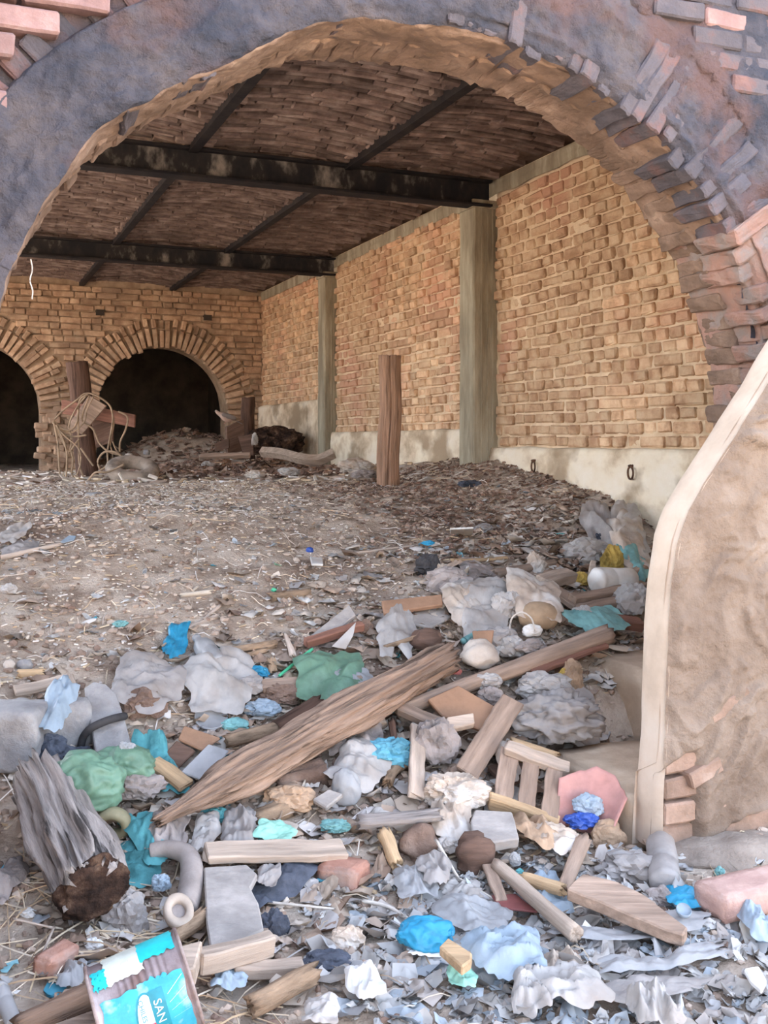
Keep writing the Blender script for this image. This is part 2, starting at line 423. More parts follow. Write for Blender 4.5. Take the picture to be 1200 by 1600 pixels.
# rough pier foot between the two far arches
for k in range(46):
    x = r.uniform(.96, 1.64); z = r.uniform(EYE - .42, EYE + .40)
    link('rough_brick', r.choice(FS), None, wf, Matrix.Translation((x, YF + .02 + r.gauss(0, .02), z)) @ Matrix.Rotation(r.gauss(0, .12), 4, 'Y') @ Matrix.Diagonal((r.uniform(.9, 1.5), 1, 1.1, 1)))
for k, x in enumerate((.42, 1.66, 2.98)):                # putlog holes: solid dark blocks, their shade put into the colour
    box('putlog_shade', x - .05, x + .05, YF - .035, YF + .03, EYE + 1.53, EYE + 1.60, M['black_room'], wf)

# ---- ceiling: brick courses spanning between slim joists, two deep steel beams
JX = [3.63, 2.54, 1.45, .36, -.73, -1.82, -2.91, -4.0, -5.1, -6.2, -7.3, -8.4]
def vault(x):
    for a, b in zip(JX, JX[1:]):
        if b <= x <= a:
            t = (x - b) / (a - b); return CEIL + .02 + .04 * (1 - (2 * t - 1) ** 2)
    return CEIL + .02
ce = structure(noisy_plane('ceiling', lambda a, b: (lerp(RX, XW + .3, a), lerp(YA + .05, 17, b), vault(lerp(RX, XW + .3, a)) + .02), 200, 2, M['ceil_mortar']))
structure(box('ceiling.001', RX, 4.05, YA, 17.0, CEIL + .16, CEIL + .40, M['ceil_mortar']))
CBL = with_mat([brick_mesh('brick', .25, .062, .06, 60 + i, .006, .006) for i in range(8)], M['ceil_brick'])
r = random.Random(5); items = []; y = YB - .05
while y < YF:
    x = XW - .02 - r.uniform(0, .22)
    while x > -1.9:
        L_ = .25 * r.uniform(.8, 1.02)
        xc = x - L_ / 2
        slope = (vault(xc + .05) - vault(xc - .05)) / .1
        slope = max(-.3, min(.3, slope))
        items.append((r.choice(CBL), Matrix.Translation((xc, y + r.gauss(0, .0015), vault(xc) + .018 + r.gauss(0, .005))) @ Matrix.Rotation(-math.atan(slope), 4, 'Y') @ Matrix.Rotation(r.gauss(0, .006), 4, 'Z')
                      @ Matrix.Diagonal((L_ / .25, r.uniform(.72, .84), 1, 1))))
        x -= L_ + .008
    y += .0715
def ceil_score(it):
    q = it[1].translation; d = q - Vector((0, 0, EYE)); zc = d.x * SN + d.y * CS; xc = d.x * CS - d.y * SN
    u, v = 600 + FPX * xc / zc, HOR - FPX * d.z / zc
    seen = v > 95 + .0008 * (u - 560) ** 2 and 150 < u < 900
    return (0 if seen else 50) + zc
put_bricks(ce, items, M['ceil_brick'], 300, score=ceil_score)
def ibeam(name, y, x0, x1, zt, h, w, label):
    root = link(name, None); tag(root, label, 'beam'); root['kind'] = 'structure'
    box('top_flange', x0, x1, y - w / 2, y + w / 2, zt - .018, zt, M['iron_plain'], root, .003)
    box('bottom_flange', x0, x1, y - w / 2, y + w / 2, zt - h, zt - h + .018, M['iron_plain'], root, .003)
    box('web', x0, x1, y - .008, y + .008, zt - h + .018, zt - .018, M['iron'], root)
ibeam('steel_beam', 6.64, RX, XW - .06, CEIL, .195, .13, 'deep dark steel beam under the ceiling resting on the board-marked pillar')
ibeam('steel_beam', 10.06, RX, XW - .02, CEIL, .185, .13, 'deep dark steel beam further back, resting on the slimmer pillar')
JL = ['hidden', 'slim dark ceiling joist closest to the brick wall', 'slim dark ceiling joist, second from the brick wall', 'slim dark ceiling joist, third from the brick wall',
      'slim dark ceiling joist, fourth from the brick wall']
for k in range(1, 5):
    j = box('ceiling_joist', JX[k] - .032, JX[k] + .032, YB - .2, YF + .05, CEIL - .028, CEIL + .045, M['iron_plain'], None, .004)
    tag(j, JL[k], 'joist'); j['kind'] = 'structure'

# ---- near arch wall
FRARCH = [(ACX, 1.475)]
def near_low(cx, hw, x): return ACZ + math.sqrt(max(0, hw * hw - (x - cx) ** 2))
wn_ = wall_core('wall_front', -1.25, 4.05, YA + .075, YB - .01, FRARCH, ACZ, near_low, CEIL + 1.0, M['mud_plaster'], -.15)
# voussoir ring: jagged bricks on edge, smeared with mud
def rough_block(name, L_, D_, H_, seed, cuts=3, amp=.012):
    bm = box_bm(-L_ / 2, L_ / 2, -D_ / 2, D_ / 2, -H_ / 2, H_ / 2)
    bmesh.ops.bevel(bm, geom=bm.edges[:], offset=.007, segments=1, affect='EDGES')
    bmesh.ops.subdivide_edges(bm, edges=[e for e in bm.edges if e.calc_length() > .04], cuts=cuts, use_grid_fill=True)
    for v in bm.verts:
        p = v.co * 14 + Vector((seed * 3.7, seed, 0)); v.co += Vector((fbm(p, 3), fbm(p + Vector((7, 0, 0)), 3), .6 * fbm(p + Vector((0, 9, 0)), 3))) * amp * (.6 if H_ < .066 or L_ < .24 else 1.1)
    return bm_mesh(name, bm)
VF = with_mat([rough_block('voussoir', .31, .21, .066, i) for i in range(9)], M['mud_brick'])
VP = with_mat([rough_block('voussoir', .31, .21, .066, 30 + i) for i in range(6)], M['pink_mud'])
VB = with_mat([rough_block('voussoir', .24, .19, .066, 40 + i) for i in range(6)], M['soffit'])
r = random.Random(21)
deg = -22.0
while deg < 196:
    a = math.radians(deg); R0 = arch_r(deg)
    if deg < 0:  # jamb bricks lie flat below the springing
        pass
    else:
        aa = a + r.gauss(0, .008); j = r.gauss(0, .010) + (.018 * noise.noise(Vector((deg * .09, 2, 0))))
        right = sstep(100, 40, deg) if False else (1 - sstep(40, 100, deg))
        c = Vector((ACX + math.cos(aa) * (R0 + .158 + .022 * (1 - right) + j * (.5 + .5 * right)), YA + .108 + .016 * (1 - right) + r.gauss(0, .004 + .008 * right), ACZ + math.sin(aa) * (R0 + .158 + .022 * (1 - right) + j * (.5 + .5 * right))))
        m4 = Matrix.Translation(c) @ Matrix.Rotation(-aa, 4, 'Y') @ Matrix.Rotation(r.gauss(0, .02), 4, 'Z') @ Matrix.Diagonal((r.uniform(.95, 1.08), 1, r.uniform(.86, 1.0), 1))
        link('voussoir', r.choice(VP if deg < 34 else VF), None, wn_, m4)
        c = Vector((ACX + math.cos(aa) * (R0 + .125 + r.gauss(0, .010)), YA + .285, ACZ + math.sin(aa) * (R0 + .125)))
        m4 = Matrix.Translation(c) @ Matrix.Rotation(-aa, 4, 'Y') @ Matrix.Rotation(r.gauss(0, .02), 4, 'X') @ Matrix.Diagonal((1, 1, r.uniform(.9, 1.02), 1))
        link('voussoir', r.choice(VB), None, wn_, m4)
    deg += math.degrees(.0745 / R0)
# jamb courses under the springing on both sides
JB = with_mat([rough_block('jamb_brick', .24, .36, .066, 80 + i) for i in range(5)], M['pink_mud'])
for side in (1, -1):
    z = ACZ - .04
    while z > .02:
        X = ACX + side * (1.425 + .105 + r.gauss(0, .008))
        link('jamb_brick', r.choice(JB), None, wn_, Matrix.Translation((X, YA + .185, z)) @ Matrix.Rotation(r.gauss(0, .02), 4, 'Y'))
        z -= .076
# bricks of the spandrel, then the mud smeared over ring and spandrel
FB = with_mat([rough_block('brick', .235, .10, .066, 100 + i, 2, .008) for i in range(6)], M['mauve_brick'])
FBm = with_mat([rough_block('brick', .235, .10, .066, 120 + i, 2, .008) for i in range(6)], M['mud_brick'])
z = ACZ + .30; row = 0
while z < ACZ + 1.78:
    x = -.55 + (.12 if row % 2 else 0)
    while x < 3.95:
        L_ = .235 * r.uniform(.9, 1.02); xc = x + L_ / 2; d = math.hypot(xc - ACX, z - ACZ)
        if d > arch_r(math.degrees(math.atan2(z - ACZ, xc - ACX))) + (.29 if xc < .8 else .41):
            me = r.choice(FB if (xc < .6 or r.random() < .12) else FBm)
            yy = YA + (.033 if xc < .6 else .042) + r.gauss(0, .006)
            link('brick', me, None, wn_, Matrix.Translation((xc, yy, z + .01 * noise.noise(Vector((xc, z, 0))))) @ Matrix.Rotation(r.gauss(0, .015), 4, 'Y') @ Matrix.Diagonal((L_ / .235, 1, 1, 1)))
        x += L_ + .014
    z += .079; row += 1
def ring_depth(deg): return lerp(.36, .25, sstep(95, 130, deg))
def smear_ring(a, b):                  # one skin of mud: soffit, rounded arris, face of the ring
    deg = lerp(14, 181, a); t = math.radians(deg); R0 = arch_r(deg); left = sstep(70, 112, deg); low = 1 - sstep(14, 46, deg)
    p = Vector((math.cos(t) * 1.4, b * .9, math.sin(t) * 1.4))
    n1 = fbm(p * 5, 4); n2 = noise.noise(p * 30); rc = lerp(.050, .026, left)
    if b < .42:
        f = b / .42; y = lerp(YB - .015, YA + rc, f); rr = R0 + .006 + .014 * n1 + .005 * n2 + .012 * low + .012 * (1 - left) * f
    elif b < .55:
        f = (b - .42) / .13 * math.pi / 2; y = YA + rc - rc * math.sin(f); rr = R0 + rc - rc * math.cos(f) + .006 + (.014 * n1 + .005 * n2) + .035 * low + .012 * (1 - left)
        y += .018 * n1 * (f / 1.57) + (1 - left) * .012
    else:
        f = (b - .55) / .45; rr = R0 + rc + .018 + f * (ring_depth(deg) - rc)
        y = YA + .022 * n1 + .009 * n2 + lerp(-.003, -.012, left) + (1 - .8 * left) * (.020 * noise.noise(Vector((deg * .30, f * 1.1, 7))) + .010 * noise.noise(Vector((deg * .9, f * 2.5, 3)))) + .010 * low
        y += left * .045 * sstep(.93, 1, f)
    return (ACX + math.cos(t) * rr, y, ACZ + math.sin(t) * rr)
noisy_plane('mud_smear', lambda a, b: smear_ring(lerp(.115, 1, a), lerp(.46, 1, b)), 420, 40, M['mud_plaster'], wn_)
noisy_plane('mud_smear', lambda a, b: smear_ring(lerp(-.10, .115, a), b), 90, 64, M['pink_mud'], wn_)
noisy_plane('clay_smear', lambda a, b: smear_ring(lerp(.115, 1, a), lerp(0, .46, b)), 420, 30, M['soffit'], wn_)
box('jamb_mortar', ACX + 1.43, ACX + 1.75, YA + .025, YB - .02, -.1, ACZ + .38, M['pink_mud'], wn_)
def smear_face(a, b):
    x, z = lerp(-.75, 3.96, a), lerp(ACZ - 1.3, ACZ + 1.85, b); p = Vector((x, z, 3))
    d = math.hypot(x - ACX, z - ACZ)
    y = YA - .004 + .022 * fbm(p * 4, 4) + .006 * noise.noise(p * 34)
    if x < .60 and z > ACZ + .5: y += .045                # the bricks stand bare beside the haunch
    if z < ACZ or d < 1.40 + ring_depth(math.degrees(math.atan2(z - ACZ, x - ACX))) - .05: y += .10
    return (x, y, z)
vs_, fs = [], []
nu, nv = 190, 126
for j in range(nv + 1):
    for i in range(nu + 1): vs_.append(smear_face(i / nu, j / nv))
for j in range(nv):
    for i in range(nu):
        q = [j * (nu + 1) + i, j * (nu + 1) + i + 1, (j + 1) * (nu + 1) + i + 1, (j + 1) * (nu + 1) + i]
        if all((math.hypot(vs_[k][0] - ACX, vs_[k][2] - ACZ) > 1.43 and vs_[k][2] > ACZ) or abs(vs_[k][0] - ACX) > 1.44 for k in q): fs.append(tuple(q))
link('mud_smear', new_mesh('mud_smear', vs_, fs, True), M['mud_plaster'], wn_)

# ---- parapet of the stair: thin wall with a rounded sloping edge
PY0, PY1 = 2.60, 2.735
PROF = [(2.025, .02), (2.03, .10), (2.05, .40), (2.062, .72), (2.075, .86), (2.10, .99), (2.14, 1.08), (2.20, 1.165), (2.30, 1.285), (2.464, 1.495), (2.62, 1.70), (2.85, 2.0), (3.1, 2.32)]
par = structure(link('wall_parapet', None))
vs_, fs = [], []
n = 90
pts = []
for i in range(n + 1):
    t = i / n * (len(PROF) - 1); k = min(int(t), len(PROF) - 2); f = t - k
    pts.append(Vector((lerp(PROF[k][0], PROF[k + 1][0], f), 0, lerp(PROF[k][1], PROF[k + 1][1], f))))
ny = 8
for p in pts:
    for j in range(ny + 1):
        f = j / ny; rnd_ = .010 * ((2 * f - 1) ** 4)
        q = Vector((p.x, lerp(PY0, PY1, f), p.z)); d = .006 * fbm(q * 6, 3) + rnd_
        vs_.append((q.x + d, q.y, q.z))
for i in range(n):
    for j in range(ny):
        a = i * (ny + 1) + j; fs.append((a, a + 1, a + ny + 2, a + ny + 1))
link('sloping_edge', new_mesh('sloping_edge', vs_, fs, True), M['cream'], par)
def edge_x(z):
    for a, b in zip(PROF, PROF[1:]):
        if a[1] <= z <= b[1]: return lerp(a[0], b[0], (z - a[1]) / (b[1] - a[1]))
    return PROF[-1][0] if z > PROF[-1][1] else PROF[0][0]
def rough_face(a, b, back=False):
    z = lerp(.0, 2.32, b); x0 = edge_x(max(z, .02)); x = lerp(x0, 3.95, a); p = Vector((x, z, 2))
    edge = 1 - sstep(0, .05, x - x0)
    # the plaster has fallen off along the foot, higher up away from the free end
    base = .05 + .10 * sstep(2.2, 2.9, x) + .20 * sstep(2.35, 2.75, x) + .05 * noise.noise(Vector((x * 7, 0, 0)))
    gone = 1 - sstep(base - .012, base + .012, z)
    corner = (1 - sstep(.10, .16, x - 2.04)) * (1 - sstep(.26, .32, z + .04 * noise.noise(p * 9)))
    gone = max(gone, corner)
    w = Vector((noise.noise(p * 3), noise.noise(p * 3 + Vector((4, 1, 0))), 0)) * .35
    q = Vector((x * .9 + z * .45, z * .9 - x * .6, 0)) + w
    y = PY0 - .006 + .022 * fbm(p * 3.5, 4) - .020 * max(0, ridge(Vector((q.x * 4, q.y * 8, 1)), 2)) ** 2 * .45 + .005 * noise.noise(p * 45)
    y -= .012 * sstep(.05, .12, noise.noise(q * 9)) * sstep(-.1, .25, noise.noise(p * 2.2))
    y = lerp(y, PY0 + .045, gone) if not back else PY1
    return (x, lerp(y, PY0 + .004, edge * .8 * (1 - gone)), z)
noisy_plane('rough_plaster', rough_face, 240, 280, M['rough_plaster'], par)
noisy_plane('back_plaster', lambda a, b: rough_face(a, b, True), 30, 40, M['cream'], par)
PB = with_mat([rough_block('brick', .235, .115, .066, 140 + i, 2, .007) for i in range(5)], M['tan_brick'])
r = random.Random(3); z = .045; row = 0
while z < .34:
    x = edge_x(z) + .016
    while x < 3.6:
        L_ = (.235 if (row % 2 == 0 or x > 2.1) else .12) * r.uniform(.95, 1.02)
        link('brick', r.choice(PB), None, par, Matrix.Translation((x + L_ / 2, PY0 + .064 + r.gauss(0, .006), z + .01)) @ Matrix.Diagonal((L_ / .235, 1, 1, 1)) @ Matrix.Rotation(r.gauss(0, .02), 4, 'Y'))
        x += L_ + .012
    z += .078; row += 1
box('brick_core', 2.11, 3.95, PY0 + .05, PY1 - .02, -.1, .5, M['tan_brick'], par)
# a few bricks showing through the plaster
for (u, v, w, rot) in ((1135, 1100, .17, .35), (1098, 1205, .13, .35)):
    d = ray(u, v); t = PY0 / d.y; q = Vector((0, 0, EYE)) + d * t
    link('brick', r.choice(PB), None, par, Matrix.Translation((q.x, PY0 + .035, q.z)) @ Matrix.Rotation(-rot, 4, 'Y') @ Matrix.Diagonal((w / .235, 1, .8, 1)))

# ---- masonry steps behind the parapet, climbing along it
def step_block(x0, x1, y0, y1, z0, z1, seed):
    bm = box_bm(x0, x1, y0, y1, z0, z1)
    bmesh.ops.bevel(bm, geom=bm.edges[:], offset=.018, segments=2, affect='EDGES')
    bmesh.ops.subdivide_edges(bm, edges=[e for e in bm.edges if e.calc_length() > .08], cuts=7, use_grid_fill=True)
    for v in bm.verts:
        p = v.co * 6 + Vector((seed * 5, 0, 0)); v.co += Vector((fbm(p, 4), fbm(p + Vector((8, 0, 0)), 4), .6 * fbm(p + Vector((0, 8, 0)), 4))) * .013
    return bm_mesh('stair_step', bm, True)
tag(structure(link('stair_step', step_block(2.035, 2.8, 2.72, 3.24, -.05, .165, 1), M['step'])), 'lowest sandy masonry step jutting out past the parapet foot', 'step')
tag(structure(link('stair_step', step_block(2.50, 2.89, 2.73, 3.70, -.05, .39, 2), M['step'])), 'higher sandy masonry step, block with a worn corner beside the parapet', 'step')

# ================================================================== the things lying about
def plain(name, rgb, rough=.7, bump=.25, bscale=30, spec=.25, var=.12, scale=8, transl=0.0, rnd=.05, second=None):
    d = tuple(max(0, c * (1 - var * 2)) for c in rgb); l = tuple(min(1, c * (1 + var)) for c in rgb)
    return mat(name, [(.3, d), (.55, rgb), (.8, l)], scale, rough=rough, bump=bump, bscale=bscale, spec=spec, transl=transl, rnd=rnd, second=second)
def wood(name, rgb, bump=.8, dark=.45, stretch=(.8, 9, 9), rnd=.12, second=None):
    second = second or (tuple(c * .55 for c in rgb), 1.3, .54, .76)
    d = tuple(c * dark for c in rgb); l = tuple(min(1, c * 1.25) for c in rgb)
    return mat(name, [(.28, d), (.46, tuple(c * .85 for c in rgb)), (.6, rgb), (.78, l)], 4.5, detail=8, rough=.9, bump=bump, bscale=11, stretch=stretch, rnd=rnd, dist=.012, second=second)
DUST = (.42, .35, .30)
M['post'] = wood('brown_post_wood', (.46, .28, .19), .9, .5)
M['dark_post'] = wood('dark_post_wood', (.13, .075, .055), .8)
M['log'] = wood('weathered_brown_log', (.42, .285, .21), 1.0, .30)
M['grey_log'] = wood('grey_split_log', (.48, .42, .39), 1.0, .16)
M['rot'] = mat('rotten_heartwood', [(.35, (.025, .015, .012)), (.55, (.09, .05, .035)), (.75, (.24, .15, .10))], 14, bump=1.0, bscale=40, dist=.03)
M['board'] = wood('dusty_brown_board', (.40, .29, .225), .4, .62)
M['pale_board'] = wood('dusty_pale_board', (.54, .43, .35), .4, .66)
M['grey_board'] = wood('grey_cement_board', (.45, .41, .385), .4, .7, stretch=(2, 3, 3))
M['red_board'] = wood('red_brown_batten', (.30, .15, .11), .4, .6)
M['new_wood'] = wood('tan_sawn_wood', (.62, .43, .26), .5, .65)
M['dark_board'] = wood('dark_stained_board', (.17, .105, .08), .4, .6)
M['stick'] = wood('stick_bark', (.40, .28, .19), .8, .5, stretch=(3, 10, 10))
M['pale_stick'] = wood('bleached_stick', (.58, .48, .41), .5, .6)
M['stone'] = mat('grey_concrete_lump', [(.3, (.24, .23, .235)), (.55, (.36, .345, .345)), (.75, (.46, .44, .43))], 6, detail=9, bump=.7, bscale=20, dist=.02, rnd=.1)
M['pale_stone'] = mat('pale_stone', [(.3, (.50, .42, .36)), (.6, (.66, .58, .51)), (.8, (.74, .68, .62))], 7, bump=.7, bscale=25, rnd=.08)
M['brown_stone'] = mat('brown_clod', [(.3, (.17, .11, .085)), (.6, (.27, .185, .145)), (.8, (.36, .26, .21))], 9, bump=1.0, bscale=25, dist=.02, rnd=.1)
M['green_bag'] = plain('green_plastic_film', (.21, .37, .265), .38, .3, 25, .45, .14, transl=.25)
M['white_film'] = plain('dusty_white_film', (.56, .53, .51), .45, .3, 25, .4, .12, transl=.2, second=((.42, .36, .32), 7, .5, .72))
M['blue_film'] = plain('pale_blue_film', (.38, .47, .56), .45, .3, 25, .4, .12, transl=.2)
M['grey_film'] = plain('grey_dusty_film', (.42, .39, .38), .5, .35, 25, .35, .14, transl=.18, second=((.36, .31, .28), 6, .5, .72))
M['clear_film'] = plain('clear_dusty_film', (.54, .54, .555), .3, .3, 25, .5, .1, transl=.35)
M['beige_film'] = plain('beige_soiled_film', (.54, .44, .36), .6, .35, 25, .25, .16, second=((.66, .62, .58), 6, .48, .66))
M['cloth_grey'] = plain('dusty_grey_cloth', (.36, .31, .29), .95, .5, 60, .08, .2)
M['cloth_brown'] = plain('brown_paper_sack', (.46, .32, .22), .9, .45, 40, .1, .2)
M['cloth_dark'] = plain('dark_blue_cloth', (.095, .105, .135), .9, .5, 60, .1, .3)
M['bright_blue'] = plain('bright_blue_film', (.05, .40, .66), .4, .3, 25, .45, .2, transl=.2)
M['blue_dust'] = plain('soiled_blue_glove', (.16, .46, .60), .55, .4, 30, .3, .25)
M['teal'] = plain('teal_cloth', (.10, .32, .35), .8, .45, 40, .15, .25)
M['teal_pale'] = plain('pale_teal_film', (.25, .52, .52), .5, .3, 30, .35, .2, transl=.15)
M['mint'] = plain('mint_paper', (.36, .70, .58), .7, .2, 30, .2, .12)
M['royal'] = plain('royal_blue_film', (.04, .10, .42), .4, .3, 30, .45, .3)
M['yellow_cloth'] = plain('mustard_cloth', (.52, .36, .10), .9, .5, 40, .1, .3)
M['white_hard'] = plain('soiled_white_plastic', (.74, .72, .69), .45, .15, 30, .4, .08, second=((.52, .44, .37), 6, .52, .75))
M['white_clean'] = plain('white_foam', (.74, .73, .72), .6, .15, 40, .3, .05)
M['pink_hard'] = plain('pink_plastic', (.58, .30, .27), .5, .2, 14, .35, .12)
M['red_hard'] = plain('brick_red_plastic', (.42, .13, .11), .5, .2, 14, .35, .15)
M['maroon'] = plain('maroon_sheet', (.26, .09, .085), .6, .2, 14, .3, .15)
M['card'] = plain('brown_cardboard', (.36, .215, .14), .9, .2, 20, .1, .12)
M['tan_bowl'] = plain('tan_gourd_shell', (.47, .33, .215), .7, .3, 14, .2, .14)
M['khaki'] = plain('khaki_hose_plastic', (.30, .27, .17), .6, .2, 20, .3, .12)
M['black_rubber'] = plain('dusty_black_rubber', (.055, .052, .055), .75, .3, 40, .25, .3)
M['tyre'] = plain('dusty_tyre', (.36, .29, .235), .9, .4, 40, .1, .25)
M['leather'] = plain('grey_leather', (.37, .32, .30), .7, .35, 22, .25, .16)
M['leather_tan'] = plain('worn_tan_rim', (.55, .45, .37), .7, .3, 22, .25, .12)
M['brick_red'] = mat('red_brick', [(.3, (.40, .20, .15)), (.6, (.52, .28, .21)), (.8, (.58, .36, .29))], 14, bump=.6, bscale=50, rnd=.1, second=((.45, .36, .32), 6, .50, .70))
M['brick_pink'] = mat('dusty_pink_brick', [(.3, (.48, .31, .27)), (.6, (.58, .39, .34)), (.8, (.64, .48, .43))], 14, bump=.6, bscale=50, rnd=.1)
M['rope'] = plain('tan_rope', (.40, .29, .20), .95, .6, 90, .05, .2)
M['white_cord'] = plain('white_cord', (.68, .62, .56), .8, .3, 60, .1, .15)
M['green_straw'] = plain('green_straw', (.10, .55, .30), .4, .1, 30, .4, .1)
M['sand_pile'] = mat('grey_sand', [(.3, (.32, .265, .225)), (.6, (.42, .355, .305)), (.8, (.50, .43, .38))], 8, bump=.9, bscale=50, dist=.015, rnd=0)
M['bone'] = plain('bleached_bone', (.66, .57, .47), .8, .3, 30, .2, .1)

def down_px(v): return max(.12, math.sin(math.atan((v - HOR) / FPX)))
def zc_of(q): return q.x * SN + q.y * CS
RIGHT, FWD = Vector((CS, -SN, 0)), Vector((SN, CS, 0))
def gnormal(x, y):
    e = .08; return Vector((-(G(x + e, y) - G(x - e, y)) / (2 * e), -(G(x, y + e) - G(x, y - e)) / (2 * e), 1)).normalized()
def ground_pt(u, v, lift=0.0):
    """like P, but over the lumpy ground"""
    q = P(u, v, lift); dz = GN(q.x, q.y) - G(q.x, q.y)
    return P(u, v, lift + dz)

# ---- shapes
def log_mesh(name, L_, r0, r1, seed, groove=.10, bend=0.0, rag=.03, seg=22, flat=1.0, knots=.08, taper_tip=0.0, fur=0.0, crack=None):
    """a trunk along +X from 0 to L with bark furrows and torn ends"""
    nl = max(8, int(L_ / .03)); vs_, fs = [], []
    for i in range(nl + 1):
        t = i / nl; rr = lerp(r0, r1, t)
        if taper_tip: rr *= lerp(.25, 1, sstep(0, taper_tip, t))
        for k in range(seg):
            a = 2 * math.pi * k / seg; c, s_ = math.cos(a), math.sin(a)
            f = 1 + groove * (noise.noise(Vector((t * L_ * 2.2, c * 2.6, s_ * 2.6 + seed * 9))) * 1.2 + .8 * noise.noise(Vector((t * L_ * 5, c * 6, s_ * 6 + seed * 5))) - .8 * max(0, noise.noise(Vector((t * L_ * 1.3, c * 8, s_ * 8 + seed)))) ** 1)
            if fur: f -= fur * max(0, ridge(Vector((t * L_ * 1.6, a * 4.6 + .9 * noise.noise(Vector((t * L_ * 3, c * 2, s_ * 2 + seed))), seed)), 3) - .15) + fur * .5 * abs(noise.noise(Vector((t * L_ * 4, c * 9, s_ * 9))))
            if crack is not None: f -= .30 * math.exp(-((a - crack - .10 * noise.noise(Vector((t * 4, seed, 3)))) / .045) ** 2) * sstep(.05, .2, t)
            f += knots * noise.noise(Vector((t * L_ * 3.1 + seed * 11, 0, 0)))
            x = t * L_
            if i in (0, 1): x -= rag * max(0, noise.noise(Vector((c * 4, s_ * 4, seed * 3 + 1)))) * (1 if i == 0 else .5)
            if i in (nl, nl - 1): x += rag * noise.noise(Vector((c * 4, s_ * 4, seed * 3 + 7))) * (1 if i == nl else .5)
            by = bend * math.sin(math.pi * t) + .25 * rr * noise.noise(Vector((t * 2.2, seed, 0)))
            vs_.append((x, by + c * rr * f, s_ * rr * f * flat))
    for i in range(nl):
        for k in range(seg):
            k2 = (k + 1) % seg; fs.append((i * seg + k, i * seg + k2, (i + 1) * seg + k2, (i + 1) * seg + k))
    for i, sgn in ((0, 1), (nl, -1)):
        ring = list(range(i * seg, i * seg + seg)); c = sum((Vector(vs_[k]) for k in ring), Vector()) / seg
        b = len(vs_); rng = random.Random(seed + i)
        for f_ in (.62, .25):
            for k in ring:
                q = c + (Vector(vs_[k]) - c) * f_; q.x += sgn * rng.uniform(-.1, .5) * rag; vs_.append(tuple(q))
        vs_.append((c.x + sgn * rag * .3, c.y, c.z)); last = len(vs_) - 1
        for k in range(seg):
            k2 = (k + 1) % seg
            q1 = (ring[k], ring[k2], b + k2, b + k); q2 = (b + k, b + k2, b + seg + k2, b + seg + k); q3 = (b + seg + k, b + seg + k2, last)
            fs += [q1[::-1], q2[::-1], q3[::-1]] if i == 0 else [q1, q2, q3]
    me = new_mesh(name, vs_, fs); bm = bmesh.new(); bm.from_mesh(me); bpy.data.meshes.remove(me); return bm_mesh(name, bm, True)
def tube_mesh(name, pts, rad, seg=8, closed=False, steps=6):
    """round cord along a smooth path"""
    ps = [Vector(p) for p in pts]; path = []
    n = len(ps)
    for i in range(n if closed else n - 1):
        p0, p1, p2, p3 = (ps[(i - 1) % n] if closed or i > 0 else ps[i]), ps[i], ps[(i + 1) % n], (ps[(i + 2) % n] if closed or i + 2 < n else ps[(i + 1) % n])
        for k in range(steps):
            t = k / steps
            path.append(.5 * ((2 * p1) + (p2 - p0) * t + (2 * p0 - 5 * p1 + 4 * p2 - p3) * t * t + (3 * p1 - p0 - 3 * p2 + p3) * t ** 3))
    if not closed: path.append(ps[-1])
    vs_, fs = [], []; up = Vector((0, 0, 1)); m = len(path)
    rf = rad if callable(rad) else (lambda t: rad)
    for i, p in enumerate(path):
        d = (path[(i + 1) % m] - path[i - 1]) if closed or 0 < i < m - 1 else (path[1] - path[0] if i == 0 else path[-1] - path[-2])
        d = d.normalized() if d.length > 1e-9 else Vector((1, 0, 0))
        s_ = d.cross(up)
        if s_.length < .15: s_ = d.cross(Vector((0, 1, 0)))
        s_.normalize(); q = s_.cross(d)
        for k in range(seg):
            a = 2 * math.pi * k / seg; vs_.append(p + (s_ * math.cos(a) + q * math.sin(a)) * rf(i / max(1, m - 1)))
    for i in range(m if closed else m - 1):
        for k in range(seg):
            a, b = i * seg + k, i * seg + (k + 1) % seg; c, d_ = ((i + 1) % m) * seg + (k + 1) % seg, ((i + 1) % m) * seg + k
            fs.append((a, b, c, d_))
    if not closed: fs += [tuple(range(seg))[::-1], tuple(range((m - 1) * seg, m * seg))]
    return new_mesh(name, vs_, fs, True)
def lathe_mesh(name, prof, seg=28, dent=0.0, seed=0):
    """turned about +X: prof = [(x, radius)]"""
    vs_, fs = [], []
    for x, rr in prof:
        for k in range(seg):
            a = 2 * math.pi * k / seg; p = Vector((x * 9, math.cos(a) * 2, math.sin(a) * 2 + seed)); f = 1 + dent * noise.noise(p)
            vs_.append((x, rr * f * math.cos(a), rr * f * math.sin(a)))
    for i in range(len(prof) - 1):
        for k in range(seg):
            k2 = (k + 1) % seg; fs.append((i * seg + k, i * seg + k2, (i + 1) * seg + k2, (i + 1) * seg + k))
    if prof[0][1] > 1e-4: fs.append(tuple(range(seg))[::-1])
    if prof[-1][1] > 1e-4: fs.append(tuple(range((len(prof) - 1) * seg, len(prof) * seg)))
    return new_mesh(name, vs_, fs, True)
